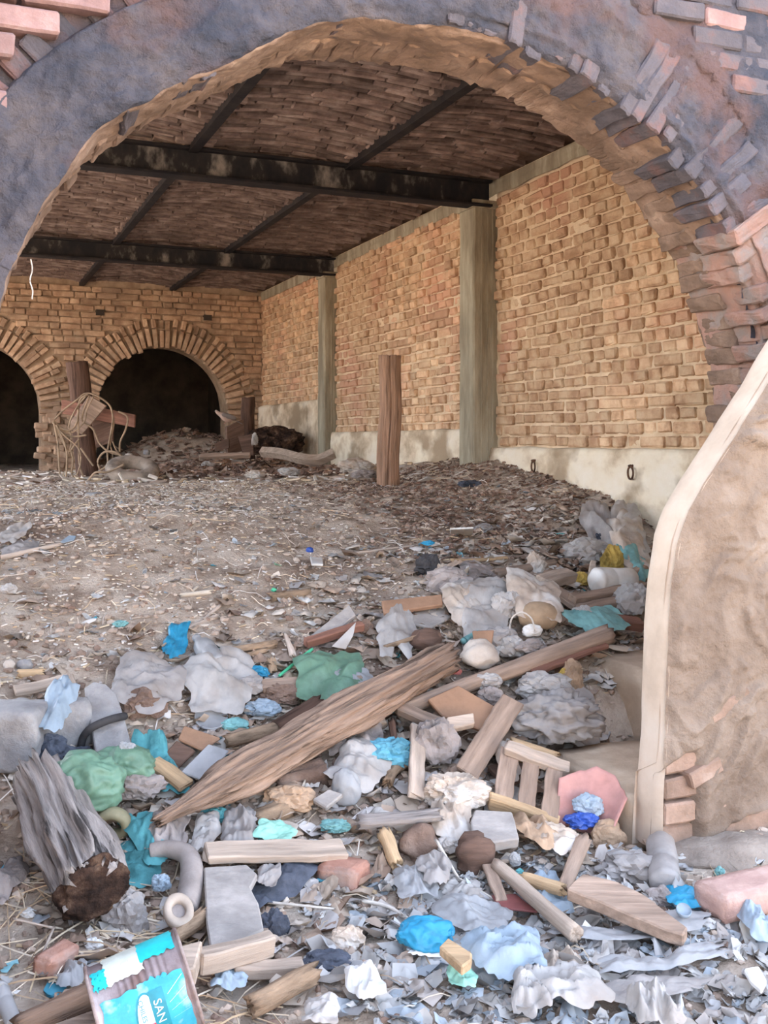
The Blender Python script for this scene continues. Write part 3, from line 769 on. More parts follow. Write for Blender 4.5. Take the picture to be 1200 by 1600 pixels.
def plank_mesh(name, L_, w, t, seed, taper=1.0, warp=.006, chip=.006, tip=0.0):
    bm = box_bm(0, L_, -w / 2, w / 2, -t / 2, t / 2)
    bmesh.ops.bevel(bm, geom=bm.edges[:], offset=min(.004, t * .22), segments=1, affect='EDGES')
    bmesh.ops.subdivide_edges(bm, edges=[e for e in bm.edges if abs(e.verts[0].co.x - e.verts[1].co.x) > L_ * .6], cuts=14)
    for v in bm.verts:
        f = v.co.x / L_; s_ = lerp(1, taper, f)
        if tip: s_ *= lerp(1, .25, sstep(1 - tip, 1, f))
        v.co.y *= s_
        v.co.z += warp * math.sin(f * 3 + seed) + chip * .5 * noise.noise(Vector((f * L_ * 14, v.co.y * 20, seed)))
        v.co.y += chip * noise.noise(Vector((f * L_ * 16, seed * 3, math.copysign(2, v.co.y))))
        if f < .02 or f > .98: v.co.x += chip * 2 * noise.noise(Vector((v.co.y * 40, v.co.z * 30, seed + f)))
    return bm_mesh(name, bm)
def lump_mesh(name, rx, ry, rz, seed, rough_=.22, sub=3, box=0.0):
    bm = bmesh.new(); bmesh.ops.create_icosphere(bm, subdivisions=sub, radius=1)
    for v in bm.verts:
        d = v.co.normalized()
        if box:                        # squarer blocks
            k = max(abs(d.x), abs(d.y), abs(d.z)); d = d.lerp(d / k, box)
        f = 1 + rough_ * fbm(d * 1.7 + Vector((seed * 3.1, 0, 0)), 4)
        v.co = Vector((d.x * rx * f, d.y * ry * f, max(d.z, -.75) * rz * f))
    return bm_mesh(name, bm, True)
def crumple_mesh(name, rx, ry, rz, seed, fold=.42, freq=1.5, sub=4, smooth=False):
    bm = bmesh.new(); bmesh.ops.create_icosphere(bm, subdivisions=sub, radius=1); o = Vector((seed * 7.3, seed * 1.9, 0))
    for v in bm.verts:
        d = v.co.normalized(); p = d * freq + o
        w = Vector((noise.noise(p), noise.noise(p + Vector((4, 4, 4))), noise.noise(p - Vector((5, 1, 2))))) * .6
        f = .82 + fold * .55 * ridge(p + w, 4) + .25 * noise.noise(p * .8)
        f = max(.25, f)
        v.co = Vector((d.x * rx * f, d.y * ry * f, max(d.z, -.55) * rz * f))
    return bm_mesh(name, bm, smooth)

# ---- placing; every call makes one thing
class Seed:
    n = 100
def nxt(): Seed.n += 1; return Seed.n
def finish(o, label, cat, group=None): return tag(o, label, cat, group)
def place_log(name, label, cat, m, u0, v0, u1, v1, r0, r1, l0=0.0, l1=0.0, parent=None, **k):
    a = ground_pt(u0, v0, r0 * .8 + l0); b = ground_pt(u1, v1, r1 * .8 + l1)
    o = link(name, log_mesh(name, (b - a).length, r0, r1, nxt(), **k), m, None, frame(a, b - a)); return finish(o, label, cat)
def place_plank(name, label, cat, m, u0, v0, u1, v1, w, t, l0=0.0, l1=0.0, roll=0.0, group=None, **k):
    a = ground_pt(u0, v0, l0 + t / 2 + .008); b = ground_pt(u1, v1, l1 + t / 2 + .008)
    c = (a + b) / 2
    o = link(name, plank_mesh(name, (b - a).length, w, t, nxt(), **k), m, None, frame(a, b - a, gnormal(c.x, c.y), roll)); return finish(o, label, cat, group)
def place_slab(name, label, cat, m, pts, t, lift=0.0, tilt=(0, 0), bev=.004, rough_=0.0, group=None):
    """flat piece of any outline: tilt = slope (to the right, away) added to the lie of the ground"""
    cu = sum(p[0] for p in pts) / len(pts); cv = sum(p[1] for p in pts) / len(pts)
    c = ground_pt(cu, cv, lift + t + .012); n = gnormal(c.x, c.y)
    n = (n - RIGHT * tilt[0] - FWD * tilt[1]).normalized(); eye = Vector((0, 0, EYE))
    top = []
    for u, v in pts:
        d = ray(u, v); q = eye + d * ((c - eye).dot(n) / d.dot(n)); top.append(q)
    fm = frame(c, RIGHT - n * RIGHT.dot(n), n); inv = fm.inverted()
    bm = bmesh.new(); tv = [bm.verts.new(inv @ q) for q in top]; f = bm.faces.new(tv)
    if f.normal.z < 0 or (f.normal_update() or f.normal.z < 0): f.normal_flip()
    ex = bmesh.ops.extrude_face_region(bm, geom=[f])
    for v in [g for g in ex['geom'] if isinstance(g, bmesh.types.BMVert)]: v.co.z -= t
    bmesh.ops.recalc_face_normals(bm, faces=bm.faces[:])
    if bev: bmesh.ops.bevel(bm, geom=bm.edges[:], offset=min(bev, t * .3), segments=1, affect='EDGES')
    if rough_:
        bmesh.ops.triangulate(bm, faces=bm.faces[:])
        bmesh.ops.subdivide_edges(bm, edges=[e for e in bm.edges if e.calc_length() > .04], cuts=2, use_grid_fill=True)
        s_ = nxt()
        for v in bm.verts: v.co += Vector((noise.noise(v.co * 12 + Vector((s_, 0, 0))), noise.noise(v.co * 12 + Vector((0, s_, 0))), noise.noise(v.co * 14 + Vector((0, 0, s_))))) * rough_
    o = link(name, bm_mesh(name, bm), m, None, fm); return finish(o, label, cat, group)
def place_lump(name, label, cat, m, u, v, wpx, hpx, lift=0.0, deep=.8, rot=0.0, group=None, **k):
    q = ground_pt(u, v + hpx * .25, lift); s_ = zc_of(q) / FPX; rx, rz = wpx * s_ / 2, hpx * s_ / 2
    o = link(name, lump_mesh(name, rx, rx * deep, rz, nxt(), **k), m, None, frame(q + Vector((0, 0, rz * .55)), Matrix.Rotation(rot, 3, 'Z') @ RIGHT)); return finish(o, label, cat, group)
def place_bag(name, label, cat, m, u, v, wpx, hpx, lift=0.0, deep=.75, rot=0.0, group=None, flat=.62, **k):
    q = ground_pt(u, v + hpx * .2, lift); s_ = zc_of(q) / FPX; rx, rz = wpx * s_ / 2, hpx * s_ / 2
    o = link(name, crumple_mesh(name, rx * 1.1, rx * deep, rz * (flat + .35), nxt(), **k), m, None, frame(q + Vector((0, 0, rz * .5)), Matrix.Rotation(rot, 3, 'Z') @ RIGHT)); return finish(o, label, cat, group)
def place_sheet(name, label, cat, m, u, v, wpx, hpx, rot=0.0, amp=.03, lift=0.0, rag=.3, freq=14.0, group=None, smooth=True, stand=0.0):
    """limp film or cloth lying in folds over the ground"""
    q = ground_pt(u, v, lift); s_ = zc_of(q) / FPX; rx, ry = wpx * s_ / 2, min(hpx * s_ / 2 / down_px(v) * .8, wpx * s_ * 1.6)
    sd_ = nxt(); vs_, fs = [], []; nr, ns = 18, 60; amp *= .42; fdir = sd_ * 1.7; o3 = Vector((sd_ * 3.3, sd_ * 1.1, 0)); cr, sr = math.cos(rot), math.sin(rot)
    size = max(rx, ry); fq = max(7.0, min(24.0, 1.7 / max(size, .04)))
    def pt(i, k):
        a = 2 * math.pi * k / ns; f = i / nr; c, s2 = math.cos(a), math.sin(a)
        sq = 1 / max(abs(c), abs(s2)); sq = lerp(1, sq, .55)
        out = 1 + rag * (fbm(Vector((c * 1.6, s2 * 1.6, sd_)), 4))
        lx, ly = c * f * sq * out * rx, s2 * f * sq * out * ry
        w = Vector((noise.noise(Vector((lx, ly, 1)) * fq * .5 + o3), noise.noise(Vector((lx, ly, 5)) * fq * .5 + o3), 0)) * size * .16
        lx += w.x; ly += w.y
        X = q + RIGHT * (lx * cr - ly * sr) + FWD * (lx * sr + ly * cr)
        h = amp * max(0, .55 + .75 * ridge(Vector(((lx * math.cos(fdir) + ly * math.sin(fdir)) * fq, (ly * math.cos(fdir) - lx * math.sin(fdir)) * fq * .45, 0)) + o3, 3)) * (1 - .55 * f ** 3)
        h += stand * (ly / ry + 1) * .5 * ry
        return Vector((X.x, X.y, GN(X.x, X.y) + lift + .007 + h)) - q
    vs_.append(pt(0, 0))
    for i in range(1, nr + 1):
        for k in range(ns): vs_.append(pt(i, k))
    for k in range(ns): fs.append((0, 1 + k, 1 + (k + 1) % ns))
    for i in range(nr - 1):
        for k in range(ns):
            a, b = 1 + i * ns + k, 1 + i * ns + (k + 1) % ns; fs.append((a, a + ns, b + ns, b))
    o = link(name, new_mesh(name, vs_, fs, smooth), m, None, Matrix.Translation(q)); return finish(o, label, cat, group)
def place_brick(name, label, m, u, v, L_, w, h, yaw, lift=0.0, pitch=0.0, rough_=.006):
    q = ground_pt(u, v, lift + h / 2 - .004)
    bm = box_bm(-L_ / 2, L_ / 2, -w / 2, w / 2, -h / 2, h / 2); bmesh.ops.bevel(bm, geom=bm.edges[:], offset=.007, segments=2, affect='EDGES')
    bmesh.ops.subdivide_edges(bm, edges=[e for e in bm.edges if e.calc_length() > .03], cuts=4, use_grid_fill=True); s_ = nxt()
    for x in bm.verts: x.co += Vector((noise.noise(x.co * 22 + Vector((s_, 0, 0))), noise.noise(x.co * 22 + Vector((0, s_, 0))), noise.noise(x.co * 22 + Vector((0, 0, s_))))) * rough_
    d = Matrix.Rotation(yaw, 3, 'Z') @ RIGHT
    o = link(name, bm_mesh(name, bm, True), m, None, frame(q, d + Vector((0, 0, pitch)))); return finish(o, label, 'brick')
def place_bottle(name, label, m, u0, v0, u1, v1, r_, lift=0.0, neck=True, l1=0.0, capm=None):
    a = ground_pt(u0, v0, lift + r_ * .85); b = ground_pt(u1, v1, lift + l1 + r_ * .85); L_ = (b - a).length
    prof = [(0, r_ * .75), (.006, r_ * .95), (.02, r_), (L_ * .12, r_ * .96), (L_ * .16, r_), (L_ * .4, r_), (L_ * .43, r_ * .92), (L_ * .46, r_), (L_ * .62, r_)]
    prof += [(L_ * .72, r_ * .86), (L_ * .84, r_ * .48), (L_ * .9, r_ * .36), (L_ * .93, r_ * .36), (L_ * .94, r_ * .42), (L_, r_ * .40)] if neck else [(L_ * .8, r_), (L_ * .97, r_ * .97), (L_, r_ * .9)]
    root = link(name, lathe_mesh(name, prof, 26, .12, nxt()), m, None, frame(a, b - a))
    if capm: link('cap', lathe_mesh('cap', [(L_ * .97, r_ * .46), (L_ * 1.06, r_ * .46)], 16), capm, root)
    return finish(root, label, 'bottle')

# ================================================================== far end of the vault
def upright(name, label, m, u, vb, vt, zc, rpx, lean=0.0, **k):
    b = W(u, vb, zc); t = W(u + lean, vt, zc); b = b - (t - b).normalized() * .12; r_ = rpx / FPX * zc
    o = link(name, log_mesh(name, (t - b).length, r_, r_ * .97, nxt(), **k), m, None, frame(b, t - b, Vector((0, -1, 0)))); return finish(o, label, 'post')
upright('wooden_post', 'thick upright brown post with a vertical crack standing alone before the brick wall', M['post'], 607, 757, 556, 7.3, 18.6, 2, groove=.05, rag=.008, knots=.02, seg=110, fur=.05, crack=1.22)
upright('wooden_post', 'leaning dark brown post wrapped in ropes beside the two far arches', M['dark_post'], 136, 745, 566, 9.4, 17, -15, groove=.06, rag=.01, knots=.03)
upright('wooden_post', 'short dark stump post in the far corner where the dove perches', M['dark_post'], 388, 700, 621, 11.3, 10.5, 0, groove=.08, rag=.015)
def far_board(name, label, cat, m, pts, zc, t, dz=None):
    vs3 = [W(u, v, zc + (dz[i] if dz else 0)) for i, (u, v) in enumerate(pts)]
    c = sum(vs3, Vector()) / len(vs3); n = (vs3[1] - vs3[0]).cross(vs3[2] - vs3[1]).normalized()
    if n.dot(FWD) < 0: n = -n
    fm = frame(c, vs3[1] - vs3[0], n); inv = fm.inverted(); bm = bmesh.new()
    f = bm.faces.new([bm.verts.new((lambda q: Vector((q.x, q.y, 0)))(inv @ q)) for q in vs3])
    ex = bmesh.ops.extrude_face_region(bm, geom=[f])
    for v in [g for g in ex['geom'] if isinstance(g, bmesh.types.BMVert)]: v.co.z += t
    bmesh.ops.recalc_face_normals(bm, faces=bm.faces[:]); bmesh.ops.bevel(bm, geom=bm.edges[:], offset=.004, segments=1, affect='EDGES')
    return finish(link(name, bm_mesh(name, bm), m, None, fm), label, cat)
far_board('plank', 'reddish plank nailed across the roped post, end jutting before the dark arch', 'plank', M['red_board'], [(96, 624), (211, 648), (210, 668), (96, 646)], 9.10, .035)
far_board('plank', 'tilted tan board tied against the roped post', 'plank', M['board'], [(139, 617), (166, 634), (128, 679), (104, 668)], 8.95, .03)
far_board('plank', 'small dark board behind the ropes low on the leaning post', 'plank', M['dark_board'], [(142, 655), (178, 640), (176, 690), (150, 700)], 9.16, .04)
def far_rope(label, pts, zc, rad=.0085, closed=False):
    q = [W(p[0], p[1], zc + (p[2] if len(p) > 2 else 0)) for p in pts]; c = sum(q, Vector()) / len(q)
    o = link('rope', tube_mesh('rope', [x - c for x in q], rad, 7, closed), M['rope'], None, Matrix.Translation(c)); return finish(o, label, 'rope', 'ropes on the far post')
RT = 'thin tan rope hanging in the tangle around the leaning dark post'
far_rope(RT, [(85, 655), (100, 640), (120, 625), (133, 615), (150, 618), (170, 632), (176, 650), (174, 672), (168, 705), (168, 725), (157, 735)], 8.85)
far_rope(RT, [(138, 616), (125, 625), (122, 650), (123, 690), (124, 725), (130, 745)], 8.84)
far_rope(RT, [(140, 618), (128, 655), (145, 670), (155, 692), (170, 706), (188, 712), (193, 722)], 8.86)
far_rope(RT, [(185, 643), (199, 652), (196, 672), (188, 690), (187, 706)], 9.0)
far_rope(RT, [(82, 660), (92, 668), (110, 672), (120, 660), (122, 640)], 8.82)
far_rope(RT, [(83, 658), (95, 675), (113, 682), (135, 680)], 8.83)
far_rope(RT, [(84, 660), (90, 690), (92, 720), (94, 752)], 8.8)
far_rope(RT, [(86, 662), (98, 690), (108, 705), (120, 690), (124, 686)], 8.82)
far_rope(RT, [(110, 700), (114, 720), (112, 740), (120, 752)], 8.82)
far_rope(RT, [(88, 664), (103, 700), (104, 735), (100, 755)], 8.8)
far_rope(RT, [(126, 700), (140, 720), (146, 728)], 8.8)
far_rope(RT, [(135, 618), (118, 640), (108, 665), (112, 690), (106, 712)], 8.83, .007)
far_rope(RT, [(146, 620), (136, 640), (131, 660), (112, 676), (96, 668), (84, 657)], 8.84, .007)
far_rope(RT, [(176, 690), (182, 704), (190, 712)], 8.95, .007)
far_rope(RT, [(84, 662), (100, 680), (122, 700), (126, 722), (118, 748)], 8.8, .007)
far_rope(RT, [(172, 634), (178, 660), (172, 690), (176, 716), (162, 732)], 8.86, .007)
far_rope('tan rope loop standing in a ring between the roped post and the tyre', [(156, 733), (153, 720), (162, 707), (178, 706), (190, 714), (193, 725)], 8.7, .009)
far_rope('tan rope trailing over the ground from the post to the tyre', [(193, 726), (170, 737), (150, 738), (140, 748), (132, 756)], 8.3, .009)
# tyre lying tilted
def torus_mesh(name, R_, r_, n=40, k=14, squash=.8, tread=.006):
    vs_, fs = [], []
    for i in range(n):
        a = 2 * math.pi * i / n
        for j in range(k):
            b = 2 * math.pi * j / k; rr = R_ + r_ * math.copysign(abs(math.cos(b)) ** .7, math.cos(b)) + (tread if (i % 2 and abs(b) < .9) else 0)
            vs_.append((rr * math.cos(a), rr * math.sin(a), r_ * squash * math.copysign(abs(math.sin(b)) ** .7, math.sin(b))))
    for i in range(n):
        for j in range(k): fs.append((i * k + j, ((i + 1) % n) * k + j, ((i + 1) % n) * k + (j + 1) % k, i * k + (j + 1) % k))
    return new_mesh(name, vs_, fs, True)
q = W(207, 738, 8.5)
finish(link('tyre', torus_mesh('tyre', .155, .062), M['tyre'], None, Matrix.Translation(q + Vector((0, 0, .02))) @ Matrix.Rotation(.42, 4, 'X')), 'dusty old tyre lying on the dirt near the roped post', 'tyre')
M['far_white'] = plain('far_white_wood', (.72, .64, .55), .8)
def far_stick(label, u0, v0, u1, v1, zc, w, m, name='stick', cat='stick', t=.02):
    a, b = W(u0, v0, zc), W(u1, v1, zc)
    return finish(link(name, plank_mesh(name, (b - a).length, w, t, nxt()), m, None, frame(a, b - a, Vector((0, -1, 1)))), label, cat)
far_stick('white stick leaning upright against the tyre', 186, 739, 194, 753, 8.1, .022, M['far_white'])
far_stick('longer white lath lying flat before the tyre', 214, 747, 243, 754, 8.0, .028, M['far_white'])
far_stick('short white lath lying beyond the longer one by the tyre', 232, 742, 246, 749, 8.2, .03, M['far_white'])
far_stick('short white stick lying under the tyre edge', 203, 756, 214, 751, 8.1, .02, M['far_white'])
def far_lump(label, cat, name, m, u, v, w, h, zc, **k):
    q = W(u, v, zc); s_ = zc / FPX
    return finish(link(name, lump_mesh(name, w * s_ / 2, w * s_ / 2 * .8, h * s_ / 2, nxt(), **k), m, None, frame(q, RIGHT)), label, cat)
def far_bag(label, cat, name, m, u, v, w, h, zc, **k):
    q = W(u, v, zc); s_ = zc / FPX
    return finish(link(name, crumple_mesh(name, w * s_ / 2, w * s_ / 2 * .8, h * s_ / 2, nxt(), **k), m, None, frame(q, RIGHT)), label, cat)
far_lump('pale grey stone at the mouth of the far arch right of the rope loop', 'stone', 'stone', M['stone'], 229, 707, 10, 9, 10.5, box=.6)
far_lump('small white wedge-shaped stone beside the far arch mouth', 'stone', 'stone', M['pale_stone'], 202, 714, 13, 12, 10, box=.3)
far_lump('grey stone lying in the dirt in front of the roped post', 'stone', 'stone', M['pale_stone'], 105, 763, 19, 11, 7.2, box=.2)
far_lump('dark brown flat stone left of the roped post foot', 'stone', 'stone', M['brown_stone'], 76, 755, 24, 9, 7.4, box=.3)
far_lump('large blue-grey stone on the dirt below the tyre', 'stone', 'stone', M['stone'], 147, 776, 32, 14, 6.4, box=.2)
far_bag('off-white crumpled rag in the dirt next to the far corner post', 'rag', 'rag', M['white_film'], 325, 725, 20, 9, 9.8)
far_bag('pale crumpled rag in front of the curved beam, left one', 'rag', 'rag', M['beige_film'], 398, 742, 32, 14, 8.8)
far_bag('off-white crumpled rag below the curved beam', 'rag', 'rag', M['white_film'], 452, 738, 32, 15, 8.8)
far_bag('white shredded plastic on the dirt before the curved beam', 'rag', 'rag', M['white_film'], 412, 753, 30, 10, 8.3)
far_bag('pale heap of cloth between the curved beam and the lone post', 'rag', 'rag', M['beige_film'], 555, 730, 50, 26, 8.5)
far_bag('grey folded cloth lying on the dirt left of the lone post', 'rag', 'rag', M['cloth_grey'], 572, 742, 42, 14, 8.1)
far_bag('dusty cream rag against the plinth behind the lone post', 'rag', 'rag', M['beige_film'], 530, 752, 40, 14, 8.2)
# curved pale beam in the far corner
cb = [W(409, 706, 9.9), W(440, 709, 9.8), (W(472, 717, 9.7)), W(498, 718, 9.7), W(522, 708, 9.7)]
c0 = cb[0].copy()
bm_ = tube_mesh('curved_beam', [p - c0 for p in cb], .052, 4, False, 8)
cbo = link('curved_beam', bm_, M['pale_board'], None, Matrix.Translation(c0)); finish(cbo, 'curved pale timber beam lying across the far corner, bent up at one end', 'beam')
for f in bm_.polygons: f.use_smooth = False
far_board('plank', 'dark upright board leaning on the corner stump under the dove', 'plank', M['dark_board'], [(354, 667), (381, 655), (383, 704), (356, 710)], 10.9, .05, [.0, .1, .1, 0])
far_board('plank', 'low dark board edge-on left of the corner stump', 'plank', M['dark_board'], [(336, 692), (358, 685), (358, 700), (336, 706)], 10.7, .04)
far_board('plank', 'dark board leaning against the corner stump close to the wall', 'plank', M['dark_board'], [(372, 682), (395, 678), (396, 712), (380, 710)], 10.6, .04)
far_stick('brown pole lying flat in front of the corner stump', 312, 714, 391, 711, 10.2, .05, M['board'], 'pole', 'pole', .04)
far_bag('dark heap of rags in the far corner behind the curved beam', 'rag', 'rag', M['rot'], 432, 694, 84, 52, 11.2)
far_bag('small white torn cloth hanging on the dark corner rags', 'rag', 'rag', M['white_film'], 398, 688, 10, 22, 10.5)
far_bag('black shrivelled leaf-like plastic on the dirt right of the lone post', 'rag', 'plastic_scrap', M['cloth_dark'], 736, 757, 38, 12, 6.9)
far_board('paper', 'small white card lying right of the lone post foot', 'card', M['white_clean'], [(652, 752), (668, 745), (678, 748), (662, 754)], 6.9, .006, [0, .05, .2, .1])
# the dove
def dove(u, v, zc):
    q = W(u, v, zc); root = link('dove', None, None, None, frame(q, -RIGHT + FWD * -.15)); finish(root, 'small brown dove with pinkish head perched on the dark corner boards', 'bird')
    s_ = 1.0; body = []
    prof = [(-.08, .006), (-.06, .027), (-.03, .043), (0, .049), (.03, .045), (.052, .034), (.068, .025), (.082, .024), (.096, .022), (.108, .014), (.113, .003)]
    vs_, fs = [], []; n = 16
    for x, rr in prof:
        zz = .30 * x if x < .04 else .012 + (x - .04) * .75      # neck rises to the head
        for k in range(n):
            a = 2 * math.pi * k / n; vs_.append((x, rr * .85 * math.cos(a), zz + rr * math.sin(a)))
    for i in range(len(prof) - 1):
        for k in range(n):
            k2 = (k + 1) % n; fs.append((i * n + k, i * n + k2, (i + 1) * n + k2, (i + 1) * n + k))
    fs += [tuple(range(n))[::-1], tuple(range((len(prof) - 1) * n, len(prof) * n))]
    me = new_mesh('body', vs_, fs, True); b = link('body', me, None, root)
    b.data.materials.append(plain('dove_breast', (.50, .36, .30), .8))
    wg = plain('dove_wing', (.20, .165, .15), .8)
    for sgn in (1, -1):
        w = lump_mesh('wing', .085, .012, .030, 3, .06, 2); link('wing', w, wg, root, Matrix.Translation((-.035, sgn * .034, .005)) @ Matrix.Rotation(-.30, 4, 'Y'))
        e = lump_mesh('eye', .003, .002, .003, 1, 0, 1); link('eye', e, M['black_rubber'], root, Matrix.Translation((.094, sgn * .0175, .055)))
        lg = tube_mesh('leg', [(.0, sgn * .012, -.03), (.004, sgn * .013, -.058), (.022, sgn * .014, -.066)], .0028, 6); link('leg', lg, M['pink_hard'], root)
    tl = plank_mesh('tail', .12, .038, .008, 2); link('tail', tl, wg, root, frame(Vector((-.065, 0, -.018)), Vector((-1, 0, -.42))))
    bk = lathe_mesh('beak', [(0, .005), (.012, .0032), (.02, .0005)], 8); link('beak', bk, M['black_rubber'], root, Matrix.Translation((.110, 0, .064)))
    return root
dove(353, 652, 10.85)
# iron tethering rings in the plinth
def tether(u, v, label):
    d = ray(u, v); t = (XW - .075) / d.x; q = Vector((0, 0, EYE)) + d * t
    root = link('tethering_ring', torus_mesh('ring', .036, .0055, 28, 8, 1.0, 0), M['rust'], None, Matrix.Translation(q) @ Matrix.Rotation(math.pi / 2, 4, 'Y') @ Matrix.Rotation(.2, 4, 'X')); finish(root, label, 'ring')
    link('staple', tube_mesh('staple', [(-.032, -.012, -.0), (-.045, -.012, .012), (-.04, 0, -.012), (-.045, .012, .012), (-.032, .012, .06)], .005, 6), M['rust'], root)
tether(833, 729, 'rusty iron ring in the plinth, the one beside the concrete pillar')
tether(985, 739, 'rusty iron ring in the plinth, the one nearer the cream parapet')
# frayed string hanging from the near arch
q0 = W(48, 405, 2.95)
finish(link('string', tube_mesh('string', [(0, 0, 0), (.004, 0, -.03), (-.002, .003, -.06), (.005, 0, -.09), (.003, .0, -.115)], .0022, 5), M['white_cord'], None, Matrix.Translation(q0)), 'short frayed white string dangling from the near arch', 'string')

# ================================================================== middle slope
place_slab('cardboard', 'small white printed packet lying on the open dirt slope', 'packet', M['white_hard'], [(484, 868), (503, 866), (505, 881), (487, 880)], .012, .02, (0, -.3))
place_lump('plastic_scrap', 'small blue cap above the white packet on the dirt slope', 'cap', M['royal'], 484, 860, 12, 10)
place_lump('plastic_scrap', 'small green cap on the dirt slope above the tan stick', 'cap', M['green_straw'], 428, 922, 9, 7)
place_log('stick', 'short thick tan stick alone on the dirt slope', 'stick', M['stick'], 424, 934, 484, 926, .022, .02)
place_log('stick', 'pale bone-like stick on the slope left of the tan stick', 'bone', M['bone'], 283, 930, 330, 925, .009, .012)
place_log('stick', 'long grey stick on the blue-lit dirt at the frame edge', 'stick', M['pale_stick'], -10, 874, 96, 850, .012, .01)
place_slab('plastic_scrap', 'pale blue plastic scrap beside the long grey stick end', 'plastic_scrap', M['blue_film'], [(94, 846), (108, 836), (119, 837), (116, 843), (100, 847)], .006, .01)
place_sheet('plastic_scrap', 'ragged white film on the dirt near the long grey stick', 'plastic_scrap', M['white_film'], 22, 838, 34, 14, amp=.03, lift=.01)
place_sheet('plastic_scrap', 'dusty pale film stretched under the long grey stick', 'plastic_scrap', M['grey_film'], 34, 858, 44, 12, amp=.02, lift=.0)
place_log('stick', 'pale forked stick on the slope leading towards the clear bottle', 'stick', M['pale_stick'], 285, 985, 340, 962, .008, .011)
place_log('stick', 'thin pale stick, upper of two on the slope left of centre', 'stick', M['pale_stick'], 318, 968, 345, 945, .006, .008)
place_sheet('plastic_scrap', 'crumpled bright blue scrap left of the clear bottle', 'plastic_scrap', M['bright_blue'], 272, 1011, 34, 26, amp=.05, lift=.01)
place_bag('plastic_scrap', 'tiny turquoise scrap alone high on the left slope', 'plastic_scrap', M['teal_pale'], 188, 976, 20, 12)
place_log('stick', 'short tan corn-cob-like stick near the left frame edge', 'stick', M['new_wood'], 30, 1053, 68, 1051, .018, .015)
place_lump('stone', 'round grey stone above the tan cob stick at left', 'stone', M['stone'], 38, 1040, 26, 20)
place_lump('stone', 'small white stone at the left edge of the slope', 'stone', M['pale_stone'], 14, 1040, 18, 18)
place_bag('rag', 'white crumpled paper at the left edge of the dirt', 'paper', M['white_film'], 14, 922, 22, 18)
place_slab('paper', 'flat greyish white paper lying high on the slope under the heap', 'paper', M['white_hard'], [(703, 825), (740, 823), (738, 838), (705, 838)], .01, .02, (0, -.5))
place_bag('plastic_scrap', 'crumpled grey film right of the flat white paper', 'plastic_scrap', M['grey_film'], 756, 826, 26, 14)
place_bag('plastic_scrap', 'blue scrap half buried beside dark rubbish on the upper slope', 'plastic_scrap', M['bright_blue'], 668, 852, 20, 13)
place_bag('plastic_scrap', 'light brown torn paper left of the small stump of rubbish', 'paper', M['beige_film'], 690, 898, 24, 30)
place_plank('lath', 'thin tan lath lying flat on the upper slope', 'lath', M['new_wood'], 705, 874, 793, 872, .022, .012, .02, .02)
place_log('stick', 'weathered half-buried branch right of the thin lath', 'branch', M['board'], 772, 898, 868, 880, .028, .022)
place_log('stick', 'thin bleached stick at the top of the slope below the lone post', 'stick', M['pale_stick'], 622, 762, 652, 756, .008, .006)
place_log('stick', 'long thin bleached branch on the dark soil near the wall', 'branch', M['pale_stick'], 540, 866, 650, 852, .007, .006)
place_bag('rag', 'crumpled black plastic lump at the top edge of the heap', 'plastic', M['black_rubber'], 668, 888, 34, 40)
place_bag('rag', 'torn grey leathery boot-like piece at the top of the heap', 'boot', M['leather'], 700, 912, 62, 46, fold=.5)
place_sheet('rag', 'dusty brown cloth beside the grey boot-like piece', 'rag', M['cloth_grey'], 748, 902, 60, 34, amp=.05)
place_bag('paper', 'small beige paper twist standing on the slope right of the branch', 'paper', M['beige_film'], 838, 886, 26, 40)
place_sheet('rag', 'grey-brown film heaped below the wall plinth', 'plastic', M['grey_film'], 940, 832, 52, 36, amp=.10, lift=.04)
place_sheet('rag', 'pale film bundle in the corner under the parapet curve', 'plastic', M['white_film'], 985, 830, 44, 30, amp=.10, lift=.05)
place_bag('rag', 'dark hollow rag under the grey-brown film by the plinth', 'rag', M['cloth_dark'], 940, 845, 24, 24)
place_sheet('rag', 'large beige sack folded against the parapet edge', 'sack', M['beige_film'], 992, 862, 56, 40, amp=.10, lift=.06)
place_bag('rag', 'white torn film peak behind the mustard cloth', 'plastic', M['white_film'], 912, 866, 60, 44)
place_bag('rag', 'crumpled mustard yellow cloth on the heap behind the white jug', 'cloth', M['yellow_cloth'], 958, 878, 30, 44, lift=.05)
place_bag('rag', 'second mustard yellow rag half under the boards left of the jug', 'cloth', M['yellow_cloth'], 908, 908, 26, 26, lift=.02)
place_sheet('plastic_scrap', 'teal film scrap tucked against the parapet above the jug', 'plastic_scrap', M['teal_pale'], 994, 886, 36, 20, amp=.06, lift=.08)
place_bag('plastic_scrap', 'small white plastic bead-like bottle end standing by the parapet', 'plastic', M['white_clean'], 981, 850, 10, 17, lift=.04, fold=.1)
o = place_bottle('jug', 'white plastic jug lying on its side among the boards', M['white_hard'], 930, 908, 985, 906, .062, .05, False); o['category'] = 'jug'
place_log('pipe', 'brown ribbed hose end behind the white jug', 'pipe', M['board'], 972, 905, 1004, 892, .035, .035, .06, .06)
place_plank('plank', 'brown plank below the jug, upper of two parallel ones', 'plank', M['board'], 893, 936, 1005, 916, .05, .04, .07, .07)
place_plank('plank', 'brown plank below the jug, lower of two parallel ones', 'plank', M['board'], 900, 952, 1003, 934, .05, .04, .04, .05)
place_plank('plank', 'short brown plank end running under the parapet edge', 'plank', M['red_board'], 915, 966, 1002, 978, .06, .045, .06, .06)
place_plank('plank', 'pale grey board end sloping down from the upper heap', 'plank', M['pale_board'], 846, 912, 892, 898, .08, .05, .06, .07)
place_plank('plank', 'grey board sloping down right from the upper heap', 'plank', M['board'], 850, 914, 905, 946, .085, .025, .06, .06)
